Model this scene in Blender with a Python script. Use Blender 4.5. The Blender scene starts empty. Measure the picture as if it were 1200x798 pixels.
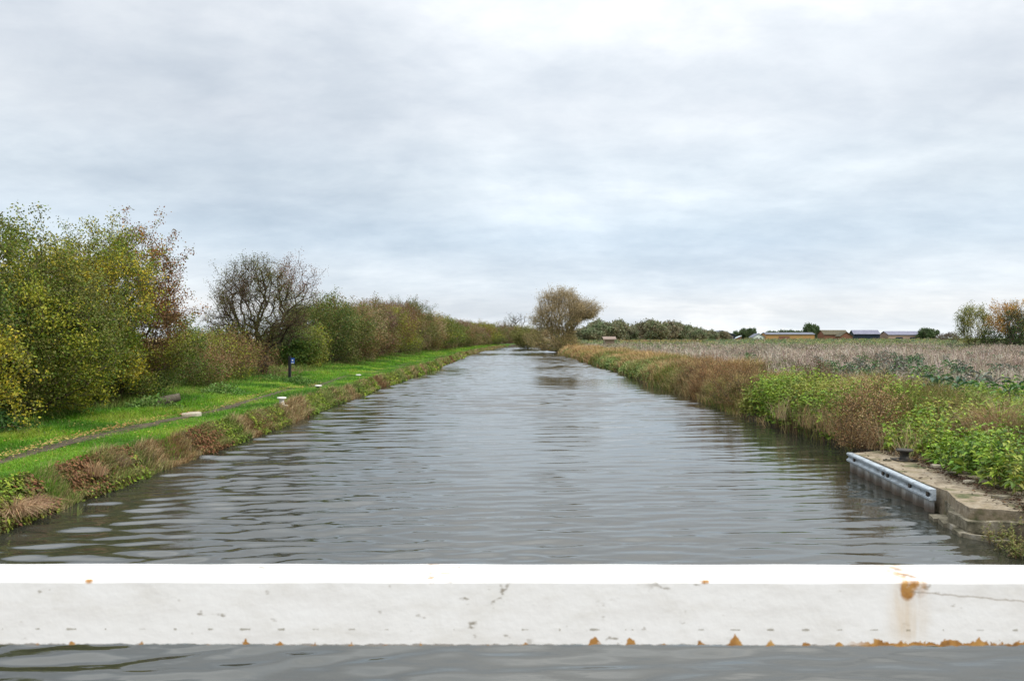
import bpy, bmesh, math, random
import numpy as np
from mathutils import Vector
R = math.radians
PI = math.pi
sc = bpy.context.scene
C = sc.collection

# ------------------------------------------------------------------ camera
FPX = 933.0                      # focal length in photo pixels (1200 wide)
CAMZ = 2.4
cam_d = bpy.data.cameras.new('camera'); cam = bpy.data.objects.new('camera', cam_d)
C.objects.link(cam); sc.camera = cam
cam_d.sensor_width = 36.0; cam_d.lens = 36.0 * FPX / 1200
cam_d.clip_start = 0.05; cam_d.clip_end = 9000
cam.location = (0, 0, CAMZ)
cam.rotation_euler = (R(90 - 0.18), 0, 0)
cam_d.dof.use_dof = True; cam_d.dof.focus_distance = 22.0; cam_d.dof.aperture_fstop = 9.0

# ------------------------------------------------------------------ world + sun
SUN_EL, SUN_AZ = 48.0, 118.0     # azimuth clockwise from +y
world = bpy.data.worlds.new('World'); sc.world = world; world.use_nodes = True
nt = world.node_tree; nt.nodes.clear()
def N(t, k, **kw):
    n = t.nodes.new(k)
    for a, b in kw.items(): setattr(n, a, b)
    return n
def L(t, a, b): t.links.new(a, b)
def mth(t, op, a, b=None, c=None, clamp=False):
    n = N(t, 'ShaderNodeMath', operation=op); n.use_clamp = clamp
    for i, v in enumerate((a, b, c)):
        if v is None: continue
        if isinstance(v, (int, float)): n.inputs[i].default_value = v
        else: L(t, v, n.inputs[i])
    return n.outputs[0]
def mixc(t, f, a, b, bt='MIX'):
    n = N(t, 'ShaderNodeMix', data_type='RGBA', blend_type=bt)
    for s, v in ((n.inputs[0], f), (n.inputs[6], a), (n.inputs[7], b)):
        if isinstance(v, (int, float)): s.default_value = v
        elif isinstance(v, tuple): s.default_value = (*v[:3], 1)
        else: L(t, v, s)
    return n.outputs[2]
def ramp(t, f, stops, interp='LINEAR'):
    n = N(t, 'ShaderNodeValToRGB'); n.color_ramp.interpolation = interp
    while len(n.color_ramp.elements) < len(stops): n.color_ramp.elements.new(0.5)
    for e, (p, c) in zip(n.color_ramp.elements, stops):
        e.position = p; e.color = (c, c, c, 1) if isinstance(c, (int, float)) else (*c[:3], 1)
    L(t, f, n.inputs[0]); return n.outputs[0]
def noise(t, vec, scale, detail=4, rough=0.5, dist=0.0, dims='3D', w=None):
    n = N(t, 'ShaderNodeTexNoise'); n.noise_dimensions = dims
    n.inputs['Scale'].default_value = scale; n.inputs['Detail'].default_value = detail
    n.inputs['Roughness'].default_value = rough; n.inputs['Distortion'].default_value = dist
    if vec is not None: L(t, vec, n.inputs['Vector'])
    return n.outputs[0]
def mapping(t, vec, loc=(0,0,0), rot=(0,0,0), scale=(1,1,1)):
    n = N(t, 'ShaderNodeMapping')
    n.inputs[1].default_value = loc; n.inputs[2].default_value = rot; n.inputs[3].default_value = scale
    L(t, vec, n.inputs[0]); return n.outputs[0]

tc = N(nt, 'ShaderNodeTexCoord')
sep = N(nt, 'ShaderNodeSeparateXYZ'); L(nt, tc.outputs['Generated'], sep.inputs[0])
dx, dy, dz = sep.outputs
zz = mth(nt, 'MAXIMUM', dz, 0.0)
den = mth(nt, 'ADD', zz, 0.20)
cx = mth(nt, 'DIVIDE', dx, den); cy = mth(nt, 'DIVIDE', dy, den)
comb = N(nt, 'ShaderNodeCombineXYZ'); L(nt, cx, comb.inputs[0]); L(nt, cy, comb.inputs[1])
cl1 = noise(nt, mapping(nt, comb.outputs[0], (3.1, 7.7, 0), (0, 0, R(8)), (0.55, 0.95, 1)), 0.55, 6, 0.52, 0.25)
cl2 = noise(nt, mapping(nt, comb.outputs[0], (11.3, 2.2, 3), (0, 0, R(-14)), (0.8, 1.1, 1)), 2.0, 6, 0.58, 0.2)
cl3 = noise(nt, mapping(nt, tc.outputs['Generated'], (.4, .1, .3), (0, 0, 0), (1, 1, 2.1)), 3.4, 6, 0.55, 0.25)
# smooth elevation tone (linear values), brighter towards the zenith as under a real overcast
base = ramp(nt, zz, [(0.0, (.74, .77, .80)), (0.035, (.72, .725, .735)), (0.07, (.68, .72, .76)), (0.12, (.55, .62, .69)),
                     (0.19, (.58, .63, .68)), (0.27, (.64, .665, .70)), (0.40, (.72, .735, .76)), (0.62, (1.5, 1.5, 1.5)), (1.0, (1.85, 1.85, 1.85))], 'EASE')
# one broad brighter area, up and to the right of the canal's line
glow = N(nt, 'ShaderNodeVectorMath', operation='DOT_PRODUCT'); L(nt, tc.outputs['Generated'], glow.inputs[0])
gv = Vector((0.16, 0.92, 0.33)).normalized(); glow.inputs[1].default_value = gv
gl = ramp(nt, glow.outputs['Value'], [(0.86, 0.0), (0.93, 0.35), (0.985, 1.0)], 'EASE')
dark = ramp(nt, cl1, [(0.30, (.76, .81, .87)), (0.47, (.95, .97, .99)), (0.68, (1.16, 1.15, 1.13))], 'EASE')
fine = ramp(nt, cl2, [(0.30, (.91, .93, .95)), (0.68, (1.07, 1.065, 1.06))], 'EASE')
cl4 = noise(nt, mapping(nt, comb.outputs[0], (1.3, 5.2, 3), (0, 0, R(30)), (1, 1.3, 1)), 6.5, 6, 0.62, 0.3)
fine = mixc(nt, 1.0, fine, ramp(nt, cl4, [(0.32, (.965, .97, .98)), (0.66, (1.035, 1.035, 1.03))]), 'MULTIPLY')
band = ramp(nt, cl3, [(0.34, (.89, .915, .94)), (0.66, (1.11, 1.10, 1.085))], 'EASE')
c1 = mixc(nt, 1.0, base, dark, 'MULTIPLY')
c1 = mixc(nt, 1.0, c1, fine, 'MULTIPLY')
c1 = mixc(nt, 1.0, c1, band, 'MULTIPLY')
gcol = mixc(nt, gl, (.97, .98, .99), (1.32, 1.29, 1.25))
c1 = mixc(nt, 1.0, c1, gcol, 'MULTIPLY')
c1 = mixc(nt, 1.0, c1, (10, 10, 10), 'MULTIPLY')
sky = N(nt, 'ShaderNodeTexSky', sky_type='NISHITA'); sky.sun_disc = False
sky.sun_elevation = R(SUN_EL); sky.sun_rotation = R(SUN_AZ)
# cloud cover nearly complete: a trace of the blue sky comes through
skyc = mixc(nt, 0.94, sky.outputs[0], c1)
bg = N(nt, 'ShaderNodeBackground'); bg.inputs[1].default_value = 0.1
L(nt, skyc, bg.inputs[0]); wo = N(nt, 'ShaderNodeOutputWorld'); L(nt, bg.outputs[0], wo.inputs[0])

sd = bpy.data.lights.new('sun', 'SUN'); sd.energy = 2.4; sd.angle = R(10); sd.color = (1.0, 0.96, 0.90)
sun = bpy.data.objects.new('sun', sd); C.objects.link(sun)
sv = Vector((math.cos(R(SUN_EL)) * math.sin(R(SUN_AZ)), math.cos(R(SUN_EL)) * math.cos(R(SUN_AZ)), math.sin(R(SUN_EL))))
sun.rotation_euler = (-sv).to_track_quat('-Z', 'Y').to_euler()

sc.view_settings.view_transform = 'Standard'; sc.view_settings.look = 'None'
sc.view_settings.exposure = 0.22; sc.view_settings.gamma = 1.0; sc.view_settings.use_curve_mapping = False
sc.render.engine = 'CYCLES'
sc.cycles.max_bounces = 6; sc.cycles.transparent_max_bounces = 4

# ------------------------------------------------------------------ materials
def newmat(name):
    m = bpy.data.materials.new(name); m.use_nodes = True
    t = m.node_tree; b = t.nodes['Principled BSDF']
    return m, t, b
def foliage_mat(name, transl=0.3, rough=0.55, spec=0.3):
    m, t, b = newmat(name)
    a = N(t, 'ShaderNodeAttribute'); a.attribute_name = 'tint'
    L(t, a.outputs['Color'], b.inputs['Base Color'])
    b.inputs['Roughness'].default_value = rough; b.inputs['Specular IOR Level'].default_value = spec
    tr = N(t, 'ShaderNodeBsdfTranslucent'); L(t, a.outputs['Color'], tr.inputs[0])
    mx = N(t, 'ShaderNodeMixShader'); mx.inputs[0].default_value = transl
    L(t, b.outputs[0], mx.inputs[1]); L(t, tr.outputs[0], mx.inputs[2])
    L(t, mx.outputs[0], t.nodes['Material Output'].inputs[0])
    return m
def noisy(name, cols, scale=4, rough=0.85, detail=6, bump=0.0, bscale=20, spec=0.3, stretch=(1,1,1), metal=0.0, lo=0.3, hi=0.7):
    m, t, b = newmat(name)
    g = N(t, 'ShaderNodeTexCoord').outputs['Object']
    g = mapping(t, g, scale=stretch)
    f = noise(t, g, scale, detail, 0.6)
    n = len(cols)
    col = ramp(t, f, [(lo + (hi - lo) * i / (n - 1), c) for i, c in enumerate(cols)])
    f2 = noise(t, g, scale * 7, 3, 0.6)
    col = mixc(t, 1.0, col, ramp(t, f2, [(0.25, 0.72), (0.75, 1.25)]), 'MULTIPLY')
    L(t, col, b.inputs['Base Color'])
    b.inputs['Roughness'].default_value = rough; b.inputs['Specular IOR Level'].default_value = spec
    b.inputs['Metallic'].default_value = metal
    if bump:
        bn = N(t, 'ShaderNodeBump'); bn.inputs['Strength'].default_value = 0.8; bn.inputs['Distance'].default_value = bump
        L(t, noise(t, g, bscale, 6, 0.65), bn.inputs['Height']); L(t, bn.outputs[0], b.inputs['Normal'])
    return m
M = {}
M['leaf'] = foliage_mat('leaf', 0.24)
M['grassblade'] = foliage_mat('grass_blade', 0.36, 0.5)
M['dry'] = foliage_mat('dry_stem', 0.12, 0.8, 0.15)
M['bark'] = noisy('bark', [(.045, .038, .028), (.10, .085, .06), (.15, .13, .10)], 9, 0.9, bump=.01, bscale=30, stretch=(1,1,.3))
M['haw'] = noisy('hawthorn_bark', [(.03, .022, .015), (.06, .045, .03), (.09, .07, .045)], 9, 0.9)
M['twig'] = noisy('twig_bark', [(.07, .052, .036), (.14, .105, .07)], 6, 0.9)
M['willow_bark'] = noisy('willow_bark', [(.10, .085, .05), (.20, .165, .10)], 6, 0.9)
M['verge'] = noisy('verge_turf', [(.035, .085, .012), (.075, .15, .018), (.13, .17, .035)], 1.6, 0.95, bump=.02, bscale=30)
M['soil'] = noisy('hedge_soil', [(.035, .028, .017), (.075, .058, .034), (.13, .10, .055)], 2.0, 0.95, bump=.03, bscale=12)
M['bank'] = noisy('bank_soil', [(.022, .018, .011), (.055, .042, .025), (.09, .075, .04)], 4.0, 0.95, bump=.03, bscale=14)
M['bed'] = noisy('canal_bed', [(.02, .018, .01), (.04, .035, .02)], 2, 0.9)
M['strawfield'] = noisy('straw_field', [(.16, .12, .05), (.28, .21, .10), (.22, .20, .07)], .6, 0.95, bump=.05, bscale=4)
M['cropfield'] = noisy('crop_field_soil', [(.06, .05, .035), (.10, .085, .06), (.07, .085, .03)], 1.2, 0.95, bump=.04, bscale=6)
M['greenfield'] = noisy('far_green_field', [(.06, .11, .02), (.11, .17, .03), (.17, .18, .06)], .05, 0.95)
M['palefield'] = noisy('far_stubble_field', [(.25, .20, .10), (.34, .27, .14)], .05, 0.95)

# ------------------------------------------------------------------ mesh helpers
def mk(name, verts, faces, mat, parent=None, tint=None, smooth=False):
    """verts Nx3, faces: list of int arrays (each Kx3 or Kx4)"""
    me = bpy.data.meshes.new(name)
    verts = np.asarray(verts, np.float32)
    if not isinstance(faces, (list, tuple)): faces = [faces]
    faces = [np.asarray(f, np.int32) for f in faces if len(f)]
    nl = sum(f.size for f in faces); nf = sum(len(f) for f in faces)
    me.vertices.add(len(verts)); me.vertices.foreach_set('co', verts.ravel())
    me.loops.add(nl); me.loops.foreach_set('vertex_index', np.concatenate([f.ravel() for f in faces]))
    me.polygons.add(nf)
    tot = np.concatenate([np.full(len(f), f.shape[1], np.int32) for f in faces])
    st = np.concatenate([[0], np.cumsum(tot)[:-1]]).astype(np.int32)
    me.polygons.foreach_set('loop_start', st)
    me.polygons.foreach_set('use_smooth', np.full(nf, smooth, bool))
    if tint is not None:
        at = me.color_attributes.new('tint', 'FLOAT_COLOR', 'POINT')
        rgba = np.ones((len(verts), 4), np.float32); rgba[:, :3] = np.clip(tint, 0.002, 0.9)
        at.data.foreach_set('color', rgba.ravel())
    me.update(calc_edges=True); me.validate()
    if mat is not None: me.materials.append(mat)
    o = bpy.data.objects.new(name, me); C.objects.link(o)
    if parent is not None: o.parent = parent
    return o
def thing(name, label, cat, loc=(0,0,0), rz=0, group=None):
    o = bpy.data.objects.new(name, None); C.objects.link(o)
    o.empty_display_size = 0.2
    o.location = loc; o.rotation_euler = (0, 0, rz); o['label'] = label; o['category'] = cat
    if group: o['group'] = group
    return o
def tag(o, label, cat, group=None, kind=None):
    o['label'] = label; o['category'] = cat
    if group: o['group'] = group
    if kind: o['kind'] = kind
    return o
def structure(o, label=None):
    o['kind'] = 'structure'
    o['category'] = o.name.split('.')[0].replace('_', ' ')
    if label: o['label'] = label
    return o
def bmobj(name, bm, mat, parent=None, bevel=0, smooth=False, seg=2):
    bmesh.ops.recalc_face_normals(bm, faces=bm.faces)
    me = bpy.data.meshes.new(name); bm.to_mesh(me); bm.free()
    if isinstance(mat, (list, tuple)):
        for q in mat: me.materials.append(q)
    else: me.materials.append(mat)
    o = bpy.data.objects.new(name, me); C.objects.link(o)
    if parent is not None: o.parent = parent
    if bevel:
        b = o.modifiers.new('bevel', 'BEVEL'); b.width = bevel; b.segments = seg; b.limit_method = 'ANGLE'
    if smooth:
        for p in me.polygons: p.use_smooth = True
    return o
def add_box(bm, x0, x1, y0, y1, z0, z1, mi=0):
    v = [bm.verts.new((x, y, z)) for z in (z0, z1) for x, y in ((x0,y0),(x1,y0),(x1,y1),(x0,y1))]
    for q in ((0,3,2,1),(4,5,6,7),(0,1,5,4),(1,2,6,5),(2,3,7,6),(3,0,4,7)):
        f = bm.faces.new([v[i] for i in q]); f.material_index = mi
def add_prism(bm, pts, z0, z1, mi=0):
    """pts: xy outline"""
    a = [bm.verts.new((x, y, z0)) for x, y in pts]; b = [bm.verts.new((x, y, z1)) for x, y in pts]
    n = len(pts); bm.faces.new(b).material_index = mi; bm.faces.new(a[::-1]).material_index = mi
    for i in range(n):
        bm.faces.new((a[i], a[(i+1) % n], b[(i+1) % n], b[i])).material_index = mi
def add_lathe(bm, prof, n=20, cx=0, cy=0):
    rings = []
    for r, z in prof:
        rings.append([bm.verts.new((cx + r*math.cos(2*PI*i/n), cy + r*math.sin(2*PI*i/n), z)) for i in range(n)])
    for a, b in zip(rings[:-1], rings[1:]):
        for i in range(n): bm.faces.new((a[i], a[(i+1) % n], b[(i+1) % n], b[i]))
    bm.faces.new(rings[0][::-1]); bm.faces.new(rings[-1])

class Sm:                                    # cheap smooth 3-D noise, about -1..1
    def __init__(s, seed, freq, n=9, flat=False):
        r = np.random.default_rng(seed)
        k = r.normal(size=(n, 3)); k /= np.linalg.norm(k, axis=1)[:, None]
        if flat: k[:, 2] = 0
        s.k = k * freq * r.uniform(.6, 1.9, (n, 1)); s.p = r.uniform(0, 6.28, n)
    def __call__(s, P):
        return np.sin(np.asarray(P) @ s.k.T + s.p).sum(1) / 2.6

def palette(pos, cols, seed, freq=1.0, spread=0.9, jit=0.17, rng=None):
    """a colour per position: clumps of neighbouring colours plus leaf-to-leaf scatter"""
    rng = rng or np.random.default_rng(seed)
    cols = np.array(cols, float); n = len(cols)
    v = Sm(seed, freq)(pos) * 0.36 + 0.5 + rng.normal(0, 0.5 * (1 - spread) + 0.10, len(pos))
    i = np.clip((v * n).astype(int), 0, n - 1)
    c = cols[i]
    c = c * (1 + rng.normal(0, jit, (len(pos), 1))).clip(.35, 1.9)
    c = c * (1 + rng.normal(0, .07, c.shape))
    return c

def frames(rng, n, up=0.0):
    d = rng.normal(size=(n, 3)); d[:, 2] += up
    d /= np.linalg.norm(d, axis=1)[:, None]
    e = np.cross(d, rng.normal(size=(n, 3))); e /= np.linalg.norm(e, axis=1)[:, None]
    return d, e
def leaves(pos, size, rng, up=0.1, width=0.62):
    n = len(pos); d, e = frames(rng, n, up)
    s = np.asarray(size).reshape(-1, 1) * np.ones((n, 1)); 
    v = np.empty((n, 4, 3))
    nn = np.cross(d, e)
    v[:, 0] = pos; v[:, 1] = pos + d*s*.5 + e*s*width*.5 + nn*s*.08; v[:, 2] = pos + d*s; v[:, 3] = pos + d*s*.5 - e*s*width*.5 + nn*s*.08
    return v.reshape(-1, 3), np.arange(n*4, dtype=np.int32).reshape(n, 4)
def broad_leaves(pos, dirs, size, rng, width=0.5, droop=0.35):
    """folded, drooping leaf of four triangles"""
    n = len(pos); d = dirs / np.linalg.norm(dirs, axis=1)[:, None]
    upv = np.tile([0, 0, 1.], (n, 1)) + rng.normal(0, .35, (n, 3))
    e = np.cross(d, upv); e /= np.linalg.norm(e, axis=1)[:, None]; nn = np.cross(e, d)
    s = np.asarray(size).reshape(-1, 1)
    v = np.empty((n, 5, 3)); mid = pos + d*s*.45
    v[:, 0] = pos; v[:, 1] = mid + e*s*width*.5 + nn*s*.10; v[:, 2] = mid; v[:, 3] = mid - e*s*width*.5 + nn*s*.10
    v[:, 4] = pos + d*s - np.array([0, 0, 1.])*s*droop
    f = np.array([[0, 2, 1], [0, 3, 2], [1, 2, 4], [2, 3, 4]])
    return v.reshape(-1, 3), (f[None] + (np.arange(n)*5)[:, None, None]).reshape(-1, 3)
def blades(base, h, w, lean, rng, bend=0.35, ang=None):
    """bent tapering ribbons of three triangles; lean = sideways reach / height"""
    n = len(base); a = rng.uniform(0, 2*PI, n) if ang is None else ang
    o = np.stack([np.cos(a), np.sin(a), np.zeros(n)], 1); b = rng.uniform(0, 2*PI, n)
    e = np.stack([np.cos(b), np.sin(b), np.zeros(n)], 1)
    h = np.asarray(h).reshape(-1, 1) * np.ones((n, 1)); w = np.asarray(w).reshape(-1, 1) * np.ones((n, 1)); lean = np.asarray(lean).reshape(-1, 1) * np.ones((n, 1))
    z = np.array([0, 0, 1.])
    v = np.empty((n, 5, 3))
    v[:, 0] = base - e*w*.5; v[:, 1] = base + e*w*.5
    m = base + z*h*.58 + o*h*lean*.35
    v[:, 2] = m - e*w*.4; v[:, 3] = m + e*w*.4
    v[:, 4] = base + z*h*(1 - bend*lean) + o*h*lean
    f = np.array([[0, 1, 3], [0, 3, 2], [2, 3, 4]])
    return v.reshape(-1, 3), (f[None] + (np.arange(n)*5)[:, None, None]).reshape(-1, 3)
class Geo:
    def __init__(s): s.v = []; s.f3 = []; s.f4 = []; s.c = []; s.n = 0
    def add(s, v, f, col):
        (s.f3 if f.shape[1] == 3 else s.f4).append(f + s.n); s.v.append(v); s.n += len(v)
        k = len(v) // len(col); s.c.append(np.repeat(col, k, 0))
    def obj(s, name, mat, parent=None):
        fs = []
        if s.f3: fs.append(np.concatenate(s.f3))
        if s.f4: fs.append(np.concatenate(s.f4))
        return mk(name, np.concatenate(s.v), fs, mat, parent, np.concatenate(s.c))

# ---- growing a woody skeleton: every target is joined to the cheapest point of the tree so far
def grow(targets, starts, bf, rng, seg=0.35, wob=0.10, lift=0.0):
    cap = len(targets)*14 + 500
    P = np.zeros((cap, 3)); par = np.full(cap, -1); path = np.zeros(cap); n = 0
    for poly in starts:
        pv = -1
        for q in poly:
            P[n] = q; par[n] = pv; path[n] = 0 if pv < 0 else path[pv] + np.linalg.norm(P[n]-P[pv]); pv = n; n += 1
    root = np.mean([s[-1] for s in starts], 0)
    T = targets[np.argsort(np.linalg.norm(targets - root, axis=1) * rng.uniform(.8, 1.2, len(targets)))]
    tips = []
    for t in T:
        d = np.linalg.norm(P[:n] - t, axis=1); j = int(np.argmin(d + bf*path[:n] + 0.5*np.maximum(P[:n, 2]-t[2], 0)))
        k = min(max(1, int(d[j]/seg)), 12); a = P[j].copy(); pv = j
        if n + k >= cap: break
        for i in range(1, k+1):
            f = i/k; q = a + (t-a)*f
            if i < k: q = q + rng.normal(0, wob*d[j]/k*1.2, 3) + np.array([0, 0, lift*d[j]*math.sin(PI*f)])
            P[n] = q; par[n] = pv; path[n] = path[pv] + np.linalg.norm(q-P[pv]); pv = n; n += 1
        tips.append(pv)
    return P[:n], par[:n], np.array(tips)
def radii(P, par, r0, ex=0.45, rmax=1.0):
    n = len(P); cnt = np.zeros(n); has = np.zeros(n, bool); has[par[par >= 0]] = True
    cnt[~has] = 1
    for i in range(n-1, 0, -1):
        if par[i] >= 0: cnt[par[i]] += cnt[i]
    return np.minimum(r0*cnt**ex, rmax)
def tubes(P, par, r, thick=0.02):
    vs, fs, n0 = [], [], 0
    idx = np.nonzero(par >= 0)[0]
    for k, sel in ((3, idx[r[idx] < thick]), (7, idx[r[idx] >= thick])):
        if not len(sel): continue
        a = P[par[sel]]; b = P[sel]; d = b-a; ln = np.linalg.norm(d, axis=1)[:, None] + 1e-9; d = d/ln
        ref = np.where(np.abs(d[:, 2:3]) < .9, np.array([[0, 0, 1.]]), np.array([[1., 0, 0]]))
        u = np.cross(d, ref); u /= np.linalg.norm(u, axis=1)[:, None]; w = np.cross(d, u)
        ra = np.minimum(r[par[sel]], r[sel]*1.6)[:, None]; rb = r[sel][:, None]
        a = a - d*ra*.3
        ring = []
        for c, rr in ((a, ra), (b, rb)):
            for i in range(k):
                t = 2*PI*i/k; ring.append(c + (u*math.cos(t) + w*math.sin(t))*rr)
        v = np.stack(ring, 1).reshape(-1, 3); m = len(sel)
        f = np.array([[i, (i+1) % k, k+(i+1) % k, k+i] for i in range(k)])
        fs.append((f[None] + (np.arange(m)*2*k)[:, None, None]).reshape(-1, 4) + n0)
        vs.append(v); n0 += len(v)
    return np.concatenate(vs), np.concatenate(fs)
def in_blob(rng, n, rx, ry, zlo, zhi, zmid=None, shell=0.0, seed=0, rough=0.22, freq=1.2, flat=0.0):
    """points in a lumpy egg; shell>0 pushes them outwards"""
    d = rng.normal(size=(n, 3)); d /= np.linalg.norm(d, axis=1)[:, None]
    rad = rng.uniform(0, 1, n)**(1/3.) ; rad = rad*(1-shell) + shell*rng.uniform(.8, 1, n)
    lump = 1 + rough*Sm(seed, freq*2.2)(d*2.0)
    p = d*(rad*lump)[:, None]
    zmid = zlo + (zhi-zlo)*.45 if zmid is None else zmid
    z = np.where(p[:, 2] > 0, zmid + p[:, 2]*(zhi-zmid), zmid + p[:, 2]*(zmid-zlo))
    return np.stack([p[:, 0]*rx, p[:, 1]*ry, np.maximum(z, zlo*.6+.05)], 1)

def make_tree(name, label, cat, loc, *, h, rx, ry=None, zlo=0.3, zmid=None, n=600, seed=0, stems=1, stem_h=0.6, stem_r=0.2,
              bf=0.35, cols=None, cfreq=1.0, leaf=0.05, per=60, sig=0.16, r0=0.004, ex=0.45, rmax=.3, seg=.3, wob=.14, lift=0.0,
              shell=0.35, rough=.22, spikes=0, spike_len=.7, bark='twig', leafmat='leaf', group=None, rz=0, targets=None, leaf_keep=None,
              root_sag=0.0, extra=None, parts=('crown', 'trunk'), droop=0.0):
    rng = np.random.default_rng(seed); ry = ry or rx
    t = thing(name, label, cat, loc, rz, group)
    T = in_blob(rng, n, rx, ry, zlo, h, zmid, shell, seed+5, rough) if targets is None else targets
    starts = []
    for s in range(stems):
        a = 2*PI*s/stems + rng.uniform(-.4, .4); rr = stem_r*(stems > 1)
        b0 = np.array([math.cos(a)*rr*.5, math.sin(a)*rr*.5, -.12])
        b1 = np.array([math.cos(a)*rr, math.sin(a)*rr, stem_h*.5]) + rng.normal(0, .03*h**.5, 3)*[1, 1, 0]
        b2 = np.array([math.cos(a)*rr*1.7, math.sin(a)*rr*1.7, stem_h]) + rng.normal(0, .05*h**.5, 3)*[1, 1, 0]
        starts.append([b0, b1, b2])
    P, par, tips = grow(T, starts, bf, rng, seg, wob, lift)
    if spikes:                                # long bare shoots reaching out of the top
        up = tips[P[tips, 2] > np.quantile(P[tips, 2], .55)]
        ch = rng.choice(up, min(spikes, len(up)), replace=False)
        P = list(P); par = list(par)
        ctr = np.array([0, 0, h*.35])
        for c in ch:
            d = P[c]-ctr; d = d/np.linalg.norm(d) + rng.normal(0, .25, 3) + np.array([0, 0, .35]); d /= np.linalg.norm(d)
            pv = c; q = P[c]; ln = spike_len*rng.uniform(.4, 1.2)
            for i in range(3):
                q = q + d*ln/3; d = d + rng.normal(0, .12, 3); P.append(q); par.append(pv); pv = len(P)-1
        P = np.array(P); par = np.array(par)
    r = radii(P, par, r0, ex, rmax)
    v, f = tubes(P, par, r)
    mk(parts[1], v, f, M[bark], t, smooth=True)
    if per > 0:
        deg = np.zeros(len(P), int); np.add.at(deg, par[par >= 0], 1)
        fin = np.nonzero(r < r0*3.2)[0]
        if leaf_keep is not None: fin = fin[leaf_keep(P[fin], rng)]
        m = len(fin)*per//3 if per >= 3 else len(fin)
        pick = rng.choice(fin, m)
        pos = P[pick] + rng.normal(0, sig, (m, 3)); pos[:, 2] = np.maximum(pos[:, 2], .04)
        if droop: pos[:, 2] -= np.abs(rng.normal(0, droop, m))
        col = palette(pos, cols, seed+9, cfreq, rng=rng)
        if extra is not None: col = extra(pos, col, rng)
        g = Geo(); vv, ff = leaves(pos, leaf*rng.uniform(.6, 1.3, m), rng, .1); g.add(vv, ff, col)
        g.obj(parts[0], M[leafmat], t)
    return t
def copy_thing(src, loc, rz=0, scale=1.0, label=None, group=None):
    r = src.copy(); C.objects.link(r); r.location = loc; r.rotation_euler = (0, 0, rz)
    r.scale = scale if isinstance(scale, tuple) else (scale,)*3
    if label: r['label'] = label
    if group: r['group'] = group
    for ch in list(src.children):
        c = ch.copy(); C.objects.link(c); c.parent = r
    return r

# ------------------------------------------------------------------ terrain
def off(y):                                   # how far the canal has swung to the right
    y = np.asarray(y, float)
    q = np.clip(y, 90, 320) - 90
    return .0003*q*q + np.maximum(y-320, 0)*.138
UL, UR = -6.40, 7.15
def xr(y):                                    # right water edge
    y = np.asarray(y, float)
    w = Sm(3, .35)(np.stack([y, y*0, y*0], -1).reshape(-1, 3)).reshape(y.shape)*.12
    return np.where(y > 14.4, UR + w, np.where(y > 9.3, 6.7, 5.75))
def xl(y):
    y = np.asarray(y, float)
    return UL + .10*Sm(4, .5)(np.stack([y, y*0, y*0], -1).reshape(-1, 3)).reshape(y.shape) + .35*(np.clip(y, 20, 60)-20)/40
ys = np.concatenate([[-60, -30, -12], np.arange(-6, 9, 1.0), [9.2, 9.3], np.arange(9.7, 14.2, .5), [14.39, 14.41], np.arange(15, 40, .5), np.arange(40, 130, 1.5),
                     np.arange(130, 340, 4), [360, 400, 460, 540, 640, 800, 1000, 1400, 2000, 3000, 4500]])
lw = [-2800, -1400, -700, -350, -150, -80, -50, -30, -20, -14, -10, -7, -5.4, -4.2, -3.6, -3.0, -2.4, -1.8, -1.2, -.7, -.35, -.10, 0.04]   # relative to left edge
lz = [.8, .8, .8, .7, .6, .5, .5, .5, .5, .52, .55, .60, .62, .58, .53, .50, .49, .47, .46, .45, .42, .16, -.25]
rw = [-.04, .12, .4, .8, 1.4, 2.2, 3.2, 4.5, 6, 8, 11, 15, 22, 35, 60, 100, 160, 250, 400, 800, 1500, 3000]
rzv = [-.25, .18, .33, .42, .50, .55, .58, .6, .6, .6, .6, .6, .6, .6, .6, .6, .6, .6, .6, .7, .8, .8]
ncol = len(lw) + 2 + len(rw)
L0_ = len(lw) + 2
V = np.zeros((len(ys), ncol, 3)); bumpn = Sm(8, .9)
for i, y in enumerate(ys):
    a = float(xl(np.array([y]))[0]) + float(off(y)); b = float(xr(np.array([y]))[0]) + float(off(y))
    xs = np.concatenate([a+np.array(lw), [a+.3, b-.3], b+np.array(rw)]); zs = np.concatenate([lz, [-.9, -.9], rzv])
    V[i, :, 0] = xs; V[i, :, 1] = y; V[i, :, 2] = zs
rise = lambda y: .95*np.clip((np.asarray(y, float)-120)/230, 0, 1)
V[:, L0_+3:, 2] += rise(V[:, L0_+3:, 1])
amp = np.where((V[:, :, 2] > .3), .03, 0)
V[:, :, 2] += amp*bumpn(V.reshape(-1, 3)).reshape(V.shape[:2])
nr = len(ys); ii, jj = np.meshgrid(np.arange(nr-1), np.arange(ncol-1), indexing='ij')
ii = ii.ravel(); jj = jj.ravel()
F = np.stack([ii*ncol+jj, ii*ncol+jj+1, (ii+1)*ncol+jj+1, (ii+1)*ncol+jj], 1)
ground = mk('ground', V.reshape(-1, 3), F, None, smooth=True)
for k in ('verge', 'soil', 'bank', 'bed', 'strawfield', 'cropfield', 'greenfield', 'palefield'): ground.data.materials.append(M[k])
uw = np.concatenate([lw, [99, 99], rw]); mi = np.zeros(len(F), int); L0 = len(lw)
for q in range(len(F)):
    j = jj[q]; y = ys[ii[q]]
    if j < L0-1:
        w = lw[j]; mi[q] = 4 if w < -10 else (1 if w < -4.2 else (0 if w < -.35 else 2))
    elif j < L0+2: mi[q] = 3 if j != L0-1 and j != L0+1 else 2
    else:
        w = rw[j-L0-2]
        mi[q] = 2 if w < 1.4 else (5 if y < 130 else (7 if 200 < y < 330 else 6))
ground.data.polygons.foreach_set('material_index', mi); structure(ground)

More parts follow.
